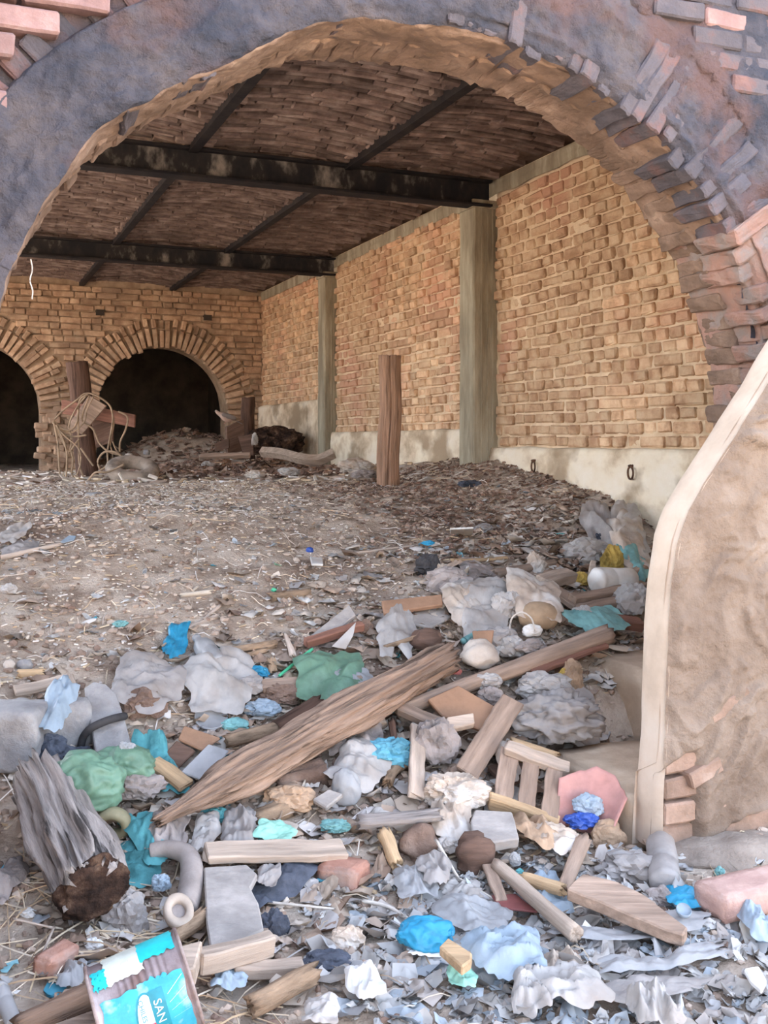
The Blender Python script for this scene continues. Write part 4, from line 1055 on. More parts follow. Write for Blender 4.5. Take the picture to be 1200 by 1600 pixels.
place_bag('rag', 'white plastic bundle against the parapet below the jug', 'plastic', M['white_film'], 985, 942, 48, 56, lift=.05)
place_slab('plank', 'small upright beige stick of wood beside the mustard rag', 'plank', M['pale_board'], [(918, 905), (924, 874), (932, 876), (928, 908)], .03, .06, (0, .9))
place_sheet('plastic_scrap', 'teal blue bag twisted over the end of the long pole', 'bag', M['teal_pale'], 938, 972, 66, 30, rot=-.7, amp=.05, lift=.10)
place_bag('plastic_scrap', 'white torn bag corner beside the teal blue bag', 'bag', M['white_film'], 908, 966, 34, 34, lift=.07)
place_lump('bowl', 'rounded tan gourd shell in the upper heap', 'shell', M['tan_bowl'], 842, 964, 66, 46, lift=.06, rough_=.08)
place_sheet('rag', 'dusty brown film draped over the tan gourd shell', 'plastic', M['beige_film'], 838, 938, 80, 30, amp=.08, lift=.10)
place_bag('rag', 'small white crumpled box-like carton below the gourd shell', 'carton', M['white_hard'], 832, 988, 32, 26, lift=.07, fold=.15)
o = link('wire_loop', tube_mesh('wire_loop', [(-.05, 0, 0), (-.04, 0, .05), (0, 0, .075), (.04, 0, .05), (.055, 0, .0)], .004, 6), M['white_cord'], None, frame(ground_pt(815, 985, .12), RIGHT)); finish(o, 'thin pale wire loop arching in front of the gourd shell', 'wire')
place_bag('rag', 'white plastic bundle peaking above the crumpled carton', 'plastic', M['white_film'], 790, 950, 44, 50, lift=.06)
place_sheet('rag', 'long pale film spread over the heap left of the gourd', 'plastic', M['white_film'], 750, 960, 80, 44, amp=.08, lift=.05)
place_sheet('rag', 'beige crumpled sheet at the heap crest right of the brick-red board', 'plastic', M['beige_film'], 722, 944, 60, 26, amp=.07, lift=.05)
place_bag('rag', 'soft grey film lump left of the crumpled carton', 'plastic', M['grey_film'], 780, 1000, 50, 36, lift=.05)
place_slab('cardboard', 'square brown-grey cardboard piece behind the white stone', 'cardboard', M['card'], [(738, 985), (772, 984), (768, 1010), (742, 1012)], .012, .10, (.1, .6))
o = place_bottle('tube', 'teal plastic tube lying behind the white stone', M['teal_pale'], 722, 1003, 752, 986, .014, .07, False); o['category'] = 'tube'
place_lump('stone', 'large white lime-crusted stone beside the log end', 'stone', M['pale_stone'], 748, 1024, 60, 46, lift=.06, rough_=.3)
place_bag('rag', 'white crumpled rag right of the lime-crusted stone', 'rag', M['white_film'], 800, 1016, 44, 36, lift=.05)
place_bag('rag', 'grey spotted rag between the carton and the long pole', 'rag', M['cloth_grey'], 830, 1012, 46, 22, lift=.08)
place_bag('plastic_scrap', 'tiny red scrap beside the log end', 'plastic_scrap', M['red_hard'], 714, 1050, 12, 14, lift=.08)
place_slab('board', 'brick-red flat board at the crest of the heap', 'board', M['card'], [(596, 938), (690, 928), (692, 944), (600, 958)], .022, .05, (0, .25))
place_slab('board', 'grey flat board under the brick-red one', 'board', M['grey_board'], [(642, 958), (694, 944), (708, 962), (672, 980), (640, 972)], .015, .01)
place_slab('board', 'tilted grey slab pointing up the slope left of the brick-red board', 'board', M['grey_board'], [(480, 996), (546, 944), (556, 960), (512, 994)], .02, .03, (0, .15))
place_plank('batten', 'red-brown batten lying below the tilted grey slab', 'batten', M['red_board'], 477, 1003, 566, 980, .035, .035, .03, .03)
place_slab('paper', 'white triangular paper leaning beside the red-brown batten', 'paper', M['white_film'], [(518, 1010), (556, 972), (552, 992), (540, 1014)], .004, .06, (.2, .5))
place_bag('stone', 'small brown stone lump left of the brick-red board', 'stone', M['brown_stone'], 570, 982, 24, 24, lift=.02)
place_sheet('plastic_scrap', 'knot of white shredded strips below the brick-red board', 'plastic_scrap', M['white_film'], 620, 990, 50, 60, amp=.07, lift=.04, rag=.6)
place_log('stick', 'brown twig lying just above the log end', 'stick', M['stick'], 600, 1012, 660, 992, .01, .008, .06, .09)
place_lump('stump', 'dark domed bark piece touching the log end', 'bark', M['dark_board'], 665, 1000, 50, 34, lift=.05)

# ================================================================== logs and long poles
place_log('log', 'long weathered brown log lying diagonally across the rubbish', 'log', M['log'], 246, 1284, 694, 1026, .092, .088, .02, .07, groove=.16, rag=.06, flat=.8, knots=.16, taper_tip=.26, seg=72, fur=.20)
place_log('pole', 'long thin weathered pole right of the log, reaching the steps', 'pole', M['board'], 622, 1110, 952, 990, .026, .040, .06, .12, groove=.12, rag=.03, seg=16)
place_plank('plank', 'dark plank tucked under the end of the long pole', 'plank', M['red_board'], 832, 1050, 945, 1008, .05, .02, .10, .10, roll=-.4)
ob = place_log('log', 'thick split grey log with a rotten dark end at lower left', 'log', M['grey_log'], 58, 1215, 142, 1392, .098, .112, .03, .03, groove=.20, rag=.06, knots=.06, seg=72, fur=.22)
L_ = max(v.co.x for v in ob.data.vertices)
link('rotten_end', lump_mesh('rotten_end', .028, .088, .088, 5, .26, 5), M['rot'], ob, Matrix.Translation((L_ - .035, 0, 0)))
place_log('log', 'dark short broken branch leaning on the long log', 'branch', M['dark_post'], 432, 1142, 500, 1104, .035, .045, .03, .05, groove=.15, rag=.03)
place_log('stick', 'round tan stick left of the dark broken branch', 'stick', M['stick'], 354, 1158, 436, 1138, .022, .026, .03, .04, groove=.06)
place_log('log', 'dark clod-like bark piece lying under the long log', 'bark', M['brown_stone'], 430, 1222, 506, 1206, .03, .045, .0, .0, groove=.3)
place_log('stick', 'tan stick, upper of two in front of the grey slab', 'stick', M['stick'], 362, 1016, 432, 1006, .014, .018)
place_log('stick', 'tan stick, lower of two in front of the grey slab', 'stick', M['stick'], 362, 1030, 416, 1016, .010, .012)
place_log('stick', 'short upright brown peg among the scraps by the green straw', 'stick', M['stick'], 428, 1052, 424, 1030, .018, .018, .0, .03)
place_log('stick', 'pale tapering stick beside the green straw', 'stick', M['pale_stick'], 446, 990, 458, 1026, .006, .016, .04, .03)
place_bottle('straw', 'thin bright green straw lying slanted above the pale plank', M['green_straw'], 436, 1056, 488, 1014, .006, .05, False)['category'] = 'straw'
place_plank('plank', 'pale brown plank lying flat behind the middle of the log', 'plank', M['board'], 408, 1072, 566, 1056, .055, .03, .03, .05)
place_sheet('bag', 'translucent green bag wrapped along the middle of the log', 'bag', M['green_bag'], 524, 1074, 110, 40, rot=.25, amp=.07, lift=.06)
place_sheet('plastic', 'whitish film spilling from the green bag by the log', 'plastic', M['clear_film'], 555, 1086, 80, 26, rot=.3, amp=.05, lift=.06)

# ================================================================== left side
place_lump('concrete_block', 'large blue-grey concrete block at the left frame edge', 'block', M['stone'], 20, 1155, 104, 104, lift=.0, deep=.9, rough_=.08, box=.95, sub=4)
place_lump('concrete_block', 'smaller concrete block between the large block and the slab', 'block', M['stone'], 108, 1135, 66, 80, lift=.0, rough_=.08, box=.92, rot=.4)
place_lump('stone', 'small brown lump at the foot of the large concrete block', 'stone', M['brown_stone'], 62, 1212, 36, 34, rough_=.25)
place_slab('concrete_slab', 'flat grey slab with a rounded end sloping up the dirt', 'slab', M['stone'], [(132, 1074), (146, 1064), (166, 1068), (182, 1084), (196, 1130), (208, 1168), (150, 1178)], .05, .06, (0, .18), rough_=.003)
o = link('hose', tube_mesh('hose', [(x - 163) and tuple(ground_pt(x, y, l) - ground_pt(163, 1140, .1)) for x, y, l in ((126, 1172, .03), (130, 1152, .08), (142, 1138, .13), (162, 1128, .145), (180, 1122, .14), (195, 1119, .12))], .013, 10), M['black_rubber'], None, Matrix.Translation(ground_pt(163, 1140, .1)))
finish(o, 'short black hose curving over the flat grey slab', 'hose')
place_plank('lath', 'grey lath lying on the dirt above the concrete blocks', 'lath', M['pale_board'], 22, 1078, 108, 1062, .05, .02, .02, .03)
place_plank('lath', 'thin upright pale lath beside the flat grey slab', 'lath', M['pale_board'], 122, 1092, 110, 1058, .018, .02, .05, .04)
place_sheet('plastic', 'pale blue sheet draped over the smaller concrete block', 'plastic', M['blue_film'], 92, 1112, 44, 34, amp=.08, lift=.12)
place_bag('rag', 'dark rag stuffed between the concrete blocks', 'rag', M['cloth_dark'], 80, 1180, 60, 60)
place_bag('rag', 'dark bluish sack behind the green bag', 'sack', M['cloth_dark'], 128, 1190, 60, 40)
place_sheet('plastic', 'long pale film draped left of the fallen white sheet', 'plastic', M['grey_film'], 230, 1078, 110, 36, rot=-.1, amp=.08, lift=.04)
place_bag('stone', 'dark earthy clump below the long pale film', 'clod', M['brown_stone'], 228, 1104, 60, 50)
place_bag('stone', 'brown leaf-like clod behind the clear lid', 'clod', M['brown_stone'], 290, 1056, 34, 28)
place_lump('pot_shard', 'dark hollow shard sticking up on the dirt', 'shard', M['dark_board'], 226, 1040, 22, 24)
place_bottle('bottle', 'clear dusty plastic bottle lying below the dirt slope', M['clear_film'], 342, 1040, 306, 996, .042, .01)
place_sheet('plastic', 'large white film sheet crumpled below the clear bottle', 'plastic', M['white_film'], 348, 1072, 110, 44, amp=.09, lift=.03)
place_bag('cup', 'crushed pale cup at the left end of the pale plank', 'cup', M['grey_film'], 390, 1074, 50, 36, lift=.02, fold=.2)
place_bag('plastic_scrap', 'small bright blue scrap by the upright brown peg', 'plastic_scrap', M['bright_blue'], 402, 1052, 30, 20, lift=.02)
def disc(name, label, m, u, v, wpx, lift, tilt=0.0, cat='lid', thick=.006):
    q = ground_pt(u, v, lift); rr = wpx / 2 / FPX * zc_of(q); n = gnormal(q.x, q.y)
    prof = [(-.004, rr * .9), (0, rr), (thick, rr), (thick + .003, rr * .95), (thick * .6, rr * .88), (thick * .6, 0.0005)]
    return finish(link(name, lathe_mesh(name, prof, 36), m, None, frame(q, n - FWD * tilt, FWD)), label, cat)
disc('lid', 'round clear plastic lid lying flat left of the brown cardboard', M['clear_film'], 330, 1121, 52, .03, .25)
place_bag('plastic', 'crushed greenish grey bottle between the clear lid and tan stick', 'plastic', M['teal_pale'], 368, 1134, 44, 24, lift=.01, fold=.2)
place_bag('plastic', 'small bluish grey film clump beside the dark broken branch', 'plastic', M['blue_film'], 410, 1108, 50, 26, lift=.02)
place_bag('stone', 'brown earthy clod heap above the dark broken branch', 'clod', M['brown_stone'], 440, 1088, 60, 36)
place_slab('cardboard', 'brown cardboard rectangle, upper of two by the log', 'cardboard', M['card'], [(288, 1133), (345, 1152), (316, 1172), (278, 1154)], .012, .05, (0, .2))
place_slab('cardboard', 'darker brown cardboard rectangle, lower of two by the log', 'cardboard', M['dark_board'], [(276, 1156), (306, 1172), (274, 1204), (248, 1188)], .012, .04, (0, .3))
place_slab('packet', 'glossy clear packet with torn print leaning on the log', 'packet', M['clear_film'], [(326, 1162), (358, 1172), (322, 1220), (282, 1206)], .010, .06, (-.1, .3))
place_plank('plank', 'short splintered orange-tan wood piece left of the log tip', 'plank', M['new_wood'], 238, 1192, 292, 1226, .06, .02, .07, .05)
place_sheet('cloth', 'turquoise cloth under the orange-tan wood piece', 'cloth', M['teal'], 246, 1212, 54, 60, rot=.5, amp=.09, lift=.03)
place_bag('bag', 'big crumpled green plastic bag on the split log', 'bag', M['green_bag'], 128, 1232, 116, 112, lift=.08, fold=.34, flat=.5, sub=5, freq=1.0, smooth=True)
place_bag('bag', 'paler green fold of bag reaching towards the orange wood', 'bag', M['green_bag'], 192, 1200, 90, 60, lift=.08, fold=.34, freq=1.0, sub=5, smooth=True)
place_bag('plastic', 'small clear knotted plastic on top of the green bag', 'plastic', M['clear_film'], 196, 1178, 26, 34, lift=.14)
place_bag('rag', 'dark grey rag between the green bag and log tip', 'rag', M['cloth_grey'], 216, 1232, 70, 50, lift=.04)
place_sheet('cloth', 'dark teal cloth strip under the log tip', 'cloth', M['teal'], 230, 1306, 60, 60, rot=.6, amp=.06, lift=.02)
place_bag('cloth', 'dark teal rag hanging below the middle of the log', 'cloth', M['teal'], 336, 1276, 36, 34, lift=.02)
q = ground_pt(176, 1288, .05)
finish(link('hose', torus_mesh('hose', .042, .014, 32, 8, 1.6, 0), M['khaki'], None, frame(q, FWD, Vector((0, 0, 1))) @ Matrix.Rotation(1.2, 4, 'Y')), 'short khaki plastic ring standing beside the split log', 'ring')

# ================================================================== below the log
place_bag('sack', 'torn brown paper sack crumpled below the middle of the log', 'sack', M['cloth_brown'], 452, 1252, 64, 44, lift=.01)
place_log('log', 'furry brown stick lying under the paper sack', 'stick', M['stick'], 398, 1282, 452, 1262, .026, .03, groove=.2)
place_slab('tile', 'small square grey tile tilted beside the translucent bag', 'tile', M['grey_board'], [(488, 1248), (514, 1232), (536, 1240), (510, 1262)], .018, .04, (.1, .2))
place_bag('bag', 'upright translucent grey bag below the blue glove', 'bag', M['clear_film'], 541, 1238, 46, 90, lift=.0, flat=.45, fold=.25, smooth=True, freq=1.0)
place_sheet('plastic', 'white film folded over the rubbish above the translucent bag', 'plastic', M['white_film'], 560, 1200, 84, 44, rot=-.4, amp=.07, lift=.04)
place_sheet('cloth', 'grey dusty cloth bunched under the log by the small pipe', 'cloth', M['cloth_grey'], 556, 1148, 84, 46, amp=.09, lift=.03)
place_log('pipe', 'short grey pipe end poking out under the log', 'pipe', M['pale_board'], 590, 1112, 598, 1134, .018, .020, .05, .03, groove=.02, rag=.0)
place_lump('stone', 'round tan stone under the log beside the short pipe', 'stone', M['new_wood'], 580, 1126, 18, 16, lift=.03)
place_bag('glove', 'crumpled soiled blue glove in the middle of the rubbish', 'glove', M['blue_dust'], 608, 1182, 66, 46, lift=.04, fold=.5)
place_bag('plastic_scrap', 'small blue scrap right of the blue glove', 'plastic_scrap', M['blue_dust'], 634, 1172, 22, 20, lift=.06)
place_log('gourd', 'brown curled root-like piece below the blue glove', 'root', M['stick'], 606, 1224, 632, 1192, .02, .018, .03, .04, bend=.015)
place_plank('plank', 'narrow board with pale face standing near the blue glove', 'plank', M['pale_board'], 650, 1246, 652, 1136, .055, .022, .03, .08, roll=.25)
place_log('stick', 'dark bark strip between the blue glove and narrow board', 'bark', M['dark_post'], 618, 1176, 612, 1126, .012, .014, .05, .07)
place_bag('cloth', 'grey cloth hanging right of the narrow board', 'cloth', M['cloth_grey'], 682, 1168, 60, 80, lift=.04)
place_slab('board', 'broad brown fibreboard panel behind the crossed planks', 'board', M['card'], [(668, 1092), (716, 1070), (788, 1112), (756, 1142), (690, 1118)], .02, .10, (.05, .5))
place_plank('plank', 'brown plank crossing the broad fibreboard panel', 'plank', M['board'], 626, 1106, 700, 1136, .06, .03, .08, .10)
place_slab('plank', 'small pale block of wood at the end of the crossing plank', 'block', M['pale_board'], [(698, 1120), (740, 1113), (742, 1130), (700, 1140)], .03, .12, (0, .4))
place_plank('plank', 'wide dusty board leaning diagonally in the middle of the rubbish', 'plank', M['board'], 730, 1206, 800, 1096, .085, .018, .08, .14, roll=.25)
place_slab('board', 'small dark board under the foot of the leaning board', 'board', M['board'], [(702, 1200), (728, 1186), (742, 1204), (712, 1218)], .02, .04)
place_slab('board', 'dark flat board lying behind the soiled cream rag', 'board', M['dark_board'], [(762, 1196), (812, 1178), (846, 1206), (790, 1226)], .02, .02)
place_bag('bag', 'large crumpled grey bag beside the masonry step', 'bag', M['grey_film'], 866, 1128, 124, 92, lift=.08, fold=.46, sub=5, flat=.5, freq=2.3, smooth=True)
place_sheet('plastic', 'grey film tail of the large bag spreading on the step', 'plastic', M['grey_film'], 905, 1140, 70, 30, amp=.05, lift=.12)
place_bag('rag', 'white crumpled rags in the hollow above the large grey bag', 'rag', M['white_film'], 850, 1076, 70, 44, lift=.08)
place_bag('rag', 'brown rag in the hollow left of the step', 'rag', M['cloth_brown'], 893, 1066, 34, 56, lift=.08)
place_bag('plastic_scrap', 'little yellow scrap in the hollow left of the step', 'plastic_scrap', M['yellow_cloth'], 880, 1056, 12, 20, lift=.12)
place_bag('rag', 'off-white rag below the lime-crusted stone', 'rag', M['white_film'], 762, 1066, 40, 28, lift=.08)
place_bag('rag', 'grey stuffed cloth behind the leaning board', 'rag', M['cloth_grey'], 768, 1092, 36, 32, lift=.08)
place_log('log', 'rotten tan branch stub beside the crate piece', 'branch', M['new_wood'], 796, 1170, 868, 1190, .035, .03, .06, .05, groove=.25, rag=.05)
place_sheet('plastic', 'soiled cream cloth strip hanging behind the crate piece', 'cloth', M['beige_film'], 792, 1200, 34, 70, amp=.04, lift=.06)
# broken crate piece: two rails and three slats
ca = ground_pt(763, 1252, .06); cb_ = ground_pt(872, 1288, .05); ax = cb_ - ca; Lc = ax.length; cup = (gnormal(ca.x, ca.y) + RIGHT * .05 - FWD * .22).normalized()
cr = link('crate_piece', None, None, None, frame(ca, ax, cup)); finish(cr, 'broken wooden crate piece with three slats between two rails', 'crate')
link('rail', plank_mesh('rail', Lc, .035, .05, 1), M['new_wood'], cr, Matrix.Translation((0, 0, 0)))
link('rail', plank_mesh('rail', Lc * .98, .055, .03, 2), M['pale_board'], cr, Matrix.Translation((.02, .235, .035)))
for i in range(3):
    w_ = Lc * (.30 if i == 0 else .27); x = Lc * (.03 + .345 * i) + w_ / 2
    link('slat', plank_mesh('slat', .25, w_ * .92, .012, 3 + i), M['board'], cr, Matrix.Translation((x, .0, .022)) @ Matrix.Rotation(math.pi / 2, 4, 'Z'))
place_bag('rag', 'soiled cream crumpled rag left of the crate piece', 'rag', M['beige_film'], 712, 1242, 84, 58, lift=.04, fold=.42, sub=5)
place_slab('stone_tile', 'thick grey flagstone piece below the crate piece', 'tile', M['grey_board'], [(736, 1282), (742, 1264), (800, 1268), (812, 1310), (768, 1316), (740, 1306)], .035, .05, (0, .2), rough_=.004)
place_log('log', 'short flat weathered plank end above the dark stump', 'plank', M['grey_log'], 560, 1284, 686, 1272, .04, .038, .04, .04, groove=.15, flat=.45, rag=.03)
place_log('stick', 'tan stick standing below the weathered plank end', 'stick', M['new_wood'], 620, 1350, 600, 1302, .020, .022, .02, .03, groove=.1)
place_lump('stump', 'large dark brown root lump under the weathered plank end', 'root', M['brown_stone'], 656, 1322, 62, 62, rough_=.3)
place_lump('log', 'dark wedge-shaped wood chunk pointing down below the flagstone', 'wood', M['dark_board'], 742, 1338, 60, 64, rough_=.25, box=.3)
place_sheet('plastic', 'crumpled pale strips between the cream rag and flagstone', 'plastic', M['beige_film'], 706, 1284, 66, 34, amp=.06, lift=.03)
place_bag('plastic', 'white torn container edge right of the root lump', 'plastic', M['white_film'], 700, 1322, 32, 26, lift=.03)
# broken pink basin
def basin(label):
    a = ground_pt(914, 1302, .0)
    vs_, fs = [], []; nu, nv = 16, 14
    for j in range(nv + 1):
        for i in range(nu + 1):
            t, f = lerp(-1.05, 1.0, i / nu), j / nv
            rr = .10 + .03 * f; top = .17 + .04 * math.cos(t * 2.2) + .015 * noise.noise(Vector((i * .5, 0, 2)))
            vs_.append((rr * math.sin(t), rr * math.cos(t) - .10, f * top))
    for j in range(nv):
        for i in range(nu):
            k = j * (nu + 1) + i; fs.append((k, k + 1, k + nu + 2, k + nu + 1))
    bm = bmesh.new(); me = new_mesh('basin_shard', vs_, fs); bm.from_mesh(me); bpy.data.meshes.remove(me)
    bmesh.ops.solidify(bm, geom=bm.faces[:], thickness=.006)
    o = link('basin_shard', bm_mesh('basin_shard', bm, True), M['pink_hard'], None, frame(a + Vector((0, 0, .0)), RIGHT * .9 - FWD * .45, Vector((0, 0, 1))) @ Matrix.Rotation(-.35, 4, 'X') @ Matrix.Rotation(.15, 4, 'Y'))
    return finish(o, label, 'basin')
basin('broken pink plastic basin shard standing beside the masonry step')
place_bag('plastic', 'brown-red curved pot piece below the pink basin shard', 'shard', M['cloth_brown'], 950, 1312, 56, 60, lift=.0, fold=.2)
place_bag('plastic_scrap', 'royal blue scrap between the crate piece and pink shard', 'plastic_scrap', M['royal'], 910, 1284, 46, 24, lift=.05)
place_bag('plastic', 'pale blue-grey film on top of the royal blue scrap', 'plastic', M['blue_film'], 920, 1262, 40, 36, lift=.08)
place_sheet('sack', 'torn brown paper folded below the crate piece', 'sack', M['cloth_brown'], 846, 1312, 76, 46, rot=.5, amp=.08, lift=.04)
place_sheet('paper', 'cream torn paper sheets right of the folded brown paper', 'paper', M['beige_film'], 872, 1318, 70, 40, rot=.5, amp=.06, lift=.05)
place_log('plank', 'pointed brown stake rising at the end of the broad plank', 'stake', M['board'], 880, 1390, 912, 1312, .02, .024, .04, .07, flat=.7, rag=.03)
place_slab('plank', 'broad pointed brown plank lying towards the red brick', 'plank', M['board'], [(886, 1388), (910, 1364), (965, 1376), (1010, 1400), (1074, 1448), (1068, 1460), (1040, 1452), (960, 1418)], .035, .05, (0, .1), rough_=.003)
place_log('pole', 'smooth pale stick slanting down in front of the broad plank', 'stick', M['pale_board'], 776, 1352, 900, 1460, .020, .022, .05, .03, groove=.03, rag=.01)
place_log('stick', 'short tan broken stick touching the pointed stake', 'stick', M['new_wood'], 818, 1372, 880, 1390, .018, .018, .05, .05, groove=.2, rag=.03)
place_slab('sheet', 'maroon flat scrap left of the smooth pale stick', 'plastic_scrap', M['maroon'], [(768, 1398), (806, 1396), (840, 1424), (800, 1420), (776, 1412)], .006, .03)
place_plank('plank', 'narrow brown strip above the maroon scrap', 'plank', M['board'], 762, 1352, 784, 1410, .035, .012, .03, .03)
place_bag('plastic_scrap', 'small white ball-like paper above the tan broken stick', 'paper', M['clear_film'], 804, 1346, 20, 28, lift=.04, fold=.2)
place_bag('plastic_scrap', 'small teal scrap beside the white ball-like paper', 'plastic_scrap', M['teal'], 812, 1366, 12, 16, lift=.06)
place_sheet('plastic', 'pale blue sheet under the tan broken stick', 'plastic', M['blue_film'], 862, 1402, 60, 56, amp=.04, lift=.02)
place_bottle('bottle', 'dusty grey plastic bottle lying below the parapet foot', M['grey_film'], 1040, 1384, 1032, 1318, .045, .0, False)
place_bag('rag', 'shredded grey film between the broad plank and the bottle', 'plastic', M['grey_film'], 990, 1362, 90, 50, lift=.0)
place_bag('plastic', 'dusty dark rag in the dirt right of the broad plank', 'rag', M['cloth_grey'], 1034, 1404, 40, 34)
place_brick('brick', 'large dusty pink brick lying at the right frame edge', M['brick_pink'], 1168, 1396, .27, .125, .075, .42, .02)
place_brick('brick', 'broken red brick half lying in the bare dirt', M['brick_red'], 536, 1364, .13, .10, .06, -.45, .0)
place_brick('brick', 'reddish brick lump lying left of the tin can', M['brick_red'], 88, 1500, .10, .06, .05, 1.1, .0)
place_sheet('plastic_scrap', 'bright blue film beside the dusty pink brick', 'plastic_scrap', M['bright_blue'], 1072, 1412, 56, 40, amp=.04, lift=.02)
disc('lid', 'pale blue-white disc lying on the blue film by the brick', M['blue_film'], 1068, 1424, 24, .06, .5)
place_bag('plastic_scrap', 'tiny pale teal scrap behind the dusty pink brick', 'plastic_scrap', M['teal_pale'], 1124, 1364, 14, 18)
place_lump('stone', 'low sandy mound of rubble under the parapet plaster', 'rubble', M['sand_pile'], 1150, 1338, 220, 60, lift=-.05, rough_=.22, deep=.7, sub=4)

# ================================================================== bottom of the frame
place_slab('board', 'flat grey board with a bitten edge standing out at lower left', 'board', M['grey_board'], [(318, 1354), (386, 1350), (402, 1366), (392, 1386), (404, 1410), (412, 1452), (330, 1490), (322, 1440)], .02, .05, (0, .12), rough_=.002)
place_plank('plank', 'grey plank lying across the head of the bitten board', 'plank', M['pale_board'], 322, 1336, 537, 1326, .085, .025, .06, .04)
place_plank('plank', 'brown-edged plank lying across the foot of the bitten board', 'plank', M['pale_board'], 306, 1508, 424, 1470, .045, .05, .05, .05)
place_plank('plank', 'short pale plank right of the brown-edged one', 'plank', M['pale_board'], 366, 1512, 474, 1510, .045, .03, .02, .02)
place_log('stick', 'thick tan branch at the bottom below the short pale plank', 'branch', M['stick'], 392, 1572, 492, 1520, .026, .026, .01, .02, groove=.06)
place_slab('block', 'light brown wood block behind the tin can', 'block', M['pale_board'], [(264, 1482), (316, 1468), (304, 1512), (272, 1520)], .05, .06, (0, .2))
place_log('stick', 'broken rotten stick above the tin can', 'stick', M['stick'], 226, 1496, 318, 1432, .014, .024, .02, .03, groove=.2, rag=.04)
# bent leather piece with a cupped end
lp = [ground_pt(u, v, l) for u, v, l in ((236, 1330, .05), (262, 1326, .065), (292, 1336, .07), (300, 1362, .07), (296, 1396, .06), (288, 1420, .055))]
o = link('leather_piece', tube_mesh('leather_piece', [p - lp[0] for p in lp], lambda t: lerp(.022, .034, sstep(0, .8, t)), 18, False, 8), M['leather'], None, Matrix.Translation(lp[0])); finish(o, 'bent grey leathery piece with a cupped rounded end', 'leather')
q = ground_pt(279, 1424, .075)
link('cupped_rim', torus_mesh('cupped_rim', .028, .011, 32, 12, 1.2, 0), M['leather_tan'], o, Matrix.Translation(q - lp[0]) @ Matrix.Rotation(.55, 4, 'X') @ Matrix.Diagonal((1, 1.3, 1, 1)))
link('cup_lining', lump_mesh('cup_lining', .030, .040, .010, 8, .05, 3), M['leather'], o, Matrix.Translation(q - lp[0] + Vector((0, .006, -.008))) @ Matrix.Rotation(.55, 4, 'X'))
place_bag('rag', 'charred grey paper flakes beside the rotten log end', 'paper', M['grey_film'], 196, 1436, 56, 80, fold=.5)
place_bag('plastic', 'pale blue crumpled bit left of the leathery piece', 'plastic', M['blue_film'], 252, 1382, 26, 30, lift=.03)
place_sheet('rag', 'teal-grey netting under the leathery piece', 'cloth', M['teal'], 212, 1358, 70, 60, amp=.05, lift=.0)
place_sheet('rag', 'dusty lilac cloth fold above the leathery piece', 'cloth', M['cloth_grey'], 260, 1310, 70, 40, amp=.07, lift=.03)
place_sheet('rag', 'white torn cloth below the middle of the log', 'cloth', M['white_film'], 322, 1306, 40, 50, amp=.06, lift=.03)
place_sheet('rag', 'grey film folds right of the white torn cloth', 'plastic', M['grey_film'], 372, 1298, 50, 50, amp=.07, lift=.03)
place_sheet('packet', 'mint and white printed packet lying behind the grey plank', 'packet', M['mint'], 430, 1306, 60, 26, amp=.03, lift=.05)
place_bag('plastic_scrap', 'dull teal scrap right of the mint packet', 'plastic_scrap', M['teal_pale'], 524, 1292, 40, 20, lift=.02)
place_sheet('cloth', 'long dark blue cloth right of the bitten board', 'cloth', M['cloth_dark'], 436, 1384, 64, 76, rot=-.7, amp=.06, lift=.01)
place_bag('cloth', 'small dark grey bundle below the long dark cloth', 'cloth', M['cloth_dark'], 428, 1452, 44, 50)
place_sheet('plastic_scrap', 'pale film on the long dark blue cloth', 'plastic_scrap', M['grey_film'], 420, 1374, 34, 30, amp=.03, lift=.06)
place_bag('cloth', 'dark twisted rag left of the white curled card', 'cloth', M['cloth_dark'], 512, 1506, 70, 34)
place_sheet('card', 'white curled stiff card near the bottom of the rubbish', 'card', M['white_clean'], 572, 1546, 60, 56, rot=.3, amp=.05, lift=.03, rag=.12, smooth=True)
place_bag('plastic_scrap', 'dirty white torn piece on the dirt above the dark rag', 'plastic_scrap', M['beige_film'], 542, 1470, 48, 42)
place_bag('bag', 'crumpled bright blue bag lying on the rubbish', 'bag', M['bright_blue'], 664, 1464, 88, 74, lift=.02, fold=.30, sub=5, freq=1.0, smooth=True, flat=.3)
place_sheet('plastic_scrap', 'white lining showing under the bright blue bag', 'plastic', M['white_clean'], 664, 1492, 60, 26, amp=.02, lift=.02)
place_slab('wood_piece', 'splintered yellow wood end right of the bright blue bag', 'wood', M['new_wood'], [(686, 1478), (700, 1464), (738, 1488), (736, 1500), (722, 1510)], .025, .05)
place_sheet('paper', 'mint green paper scrap near the pale blue bag', 'paper', M['mint'], 720, 1530, 46, 34, amp=.03, lift=.02)
place_sheet('bag', 'pale blue translucent bag spread to the right of the mint scrap', 'bag', M['blue_film'], 790, 1498, 120, 80, amp=.10, lift=.03)
place_sheet('plastic', 'greyish white film above the bright blue bag', 'plastic', M['clear_film'], 650, 1388, 70, 44, amp=.05, lift=.02)
place_sheet('plastic', 'pale torn film right of the bright blue bag', 'plastic', M['clear_film'], 740, 1436, 110, 60, rot=-.5, amp=.06, lift=.02)
place_sheet('plastic', 'grey bag flap standing near the root lump', 'plastic', M['grey_film'], 680, 1370, 50, 40, amp=.06, lift=.04)
place_sheet('plastic', 'pale sheet in front of the smooth pale stick', 'plastic', M['white_film'], 720, 1400, 60, 40, amp=.04, lift=.02)
place_sheet('plastic', 'long grey-white film strip, uppermost at lower right', 'plastic', M['clear_film'], 990, 1470, 250, 34, rot=.12, amp=.04, lift=.02, rag=.25)
place_sheet('plastic', 'long grey-white film strip, middle one at lower right', 'plastic', M['clear_film'], 1030, 1516, 220, 30, rot=.3, amp=.04, lift=.02, rag=.3)
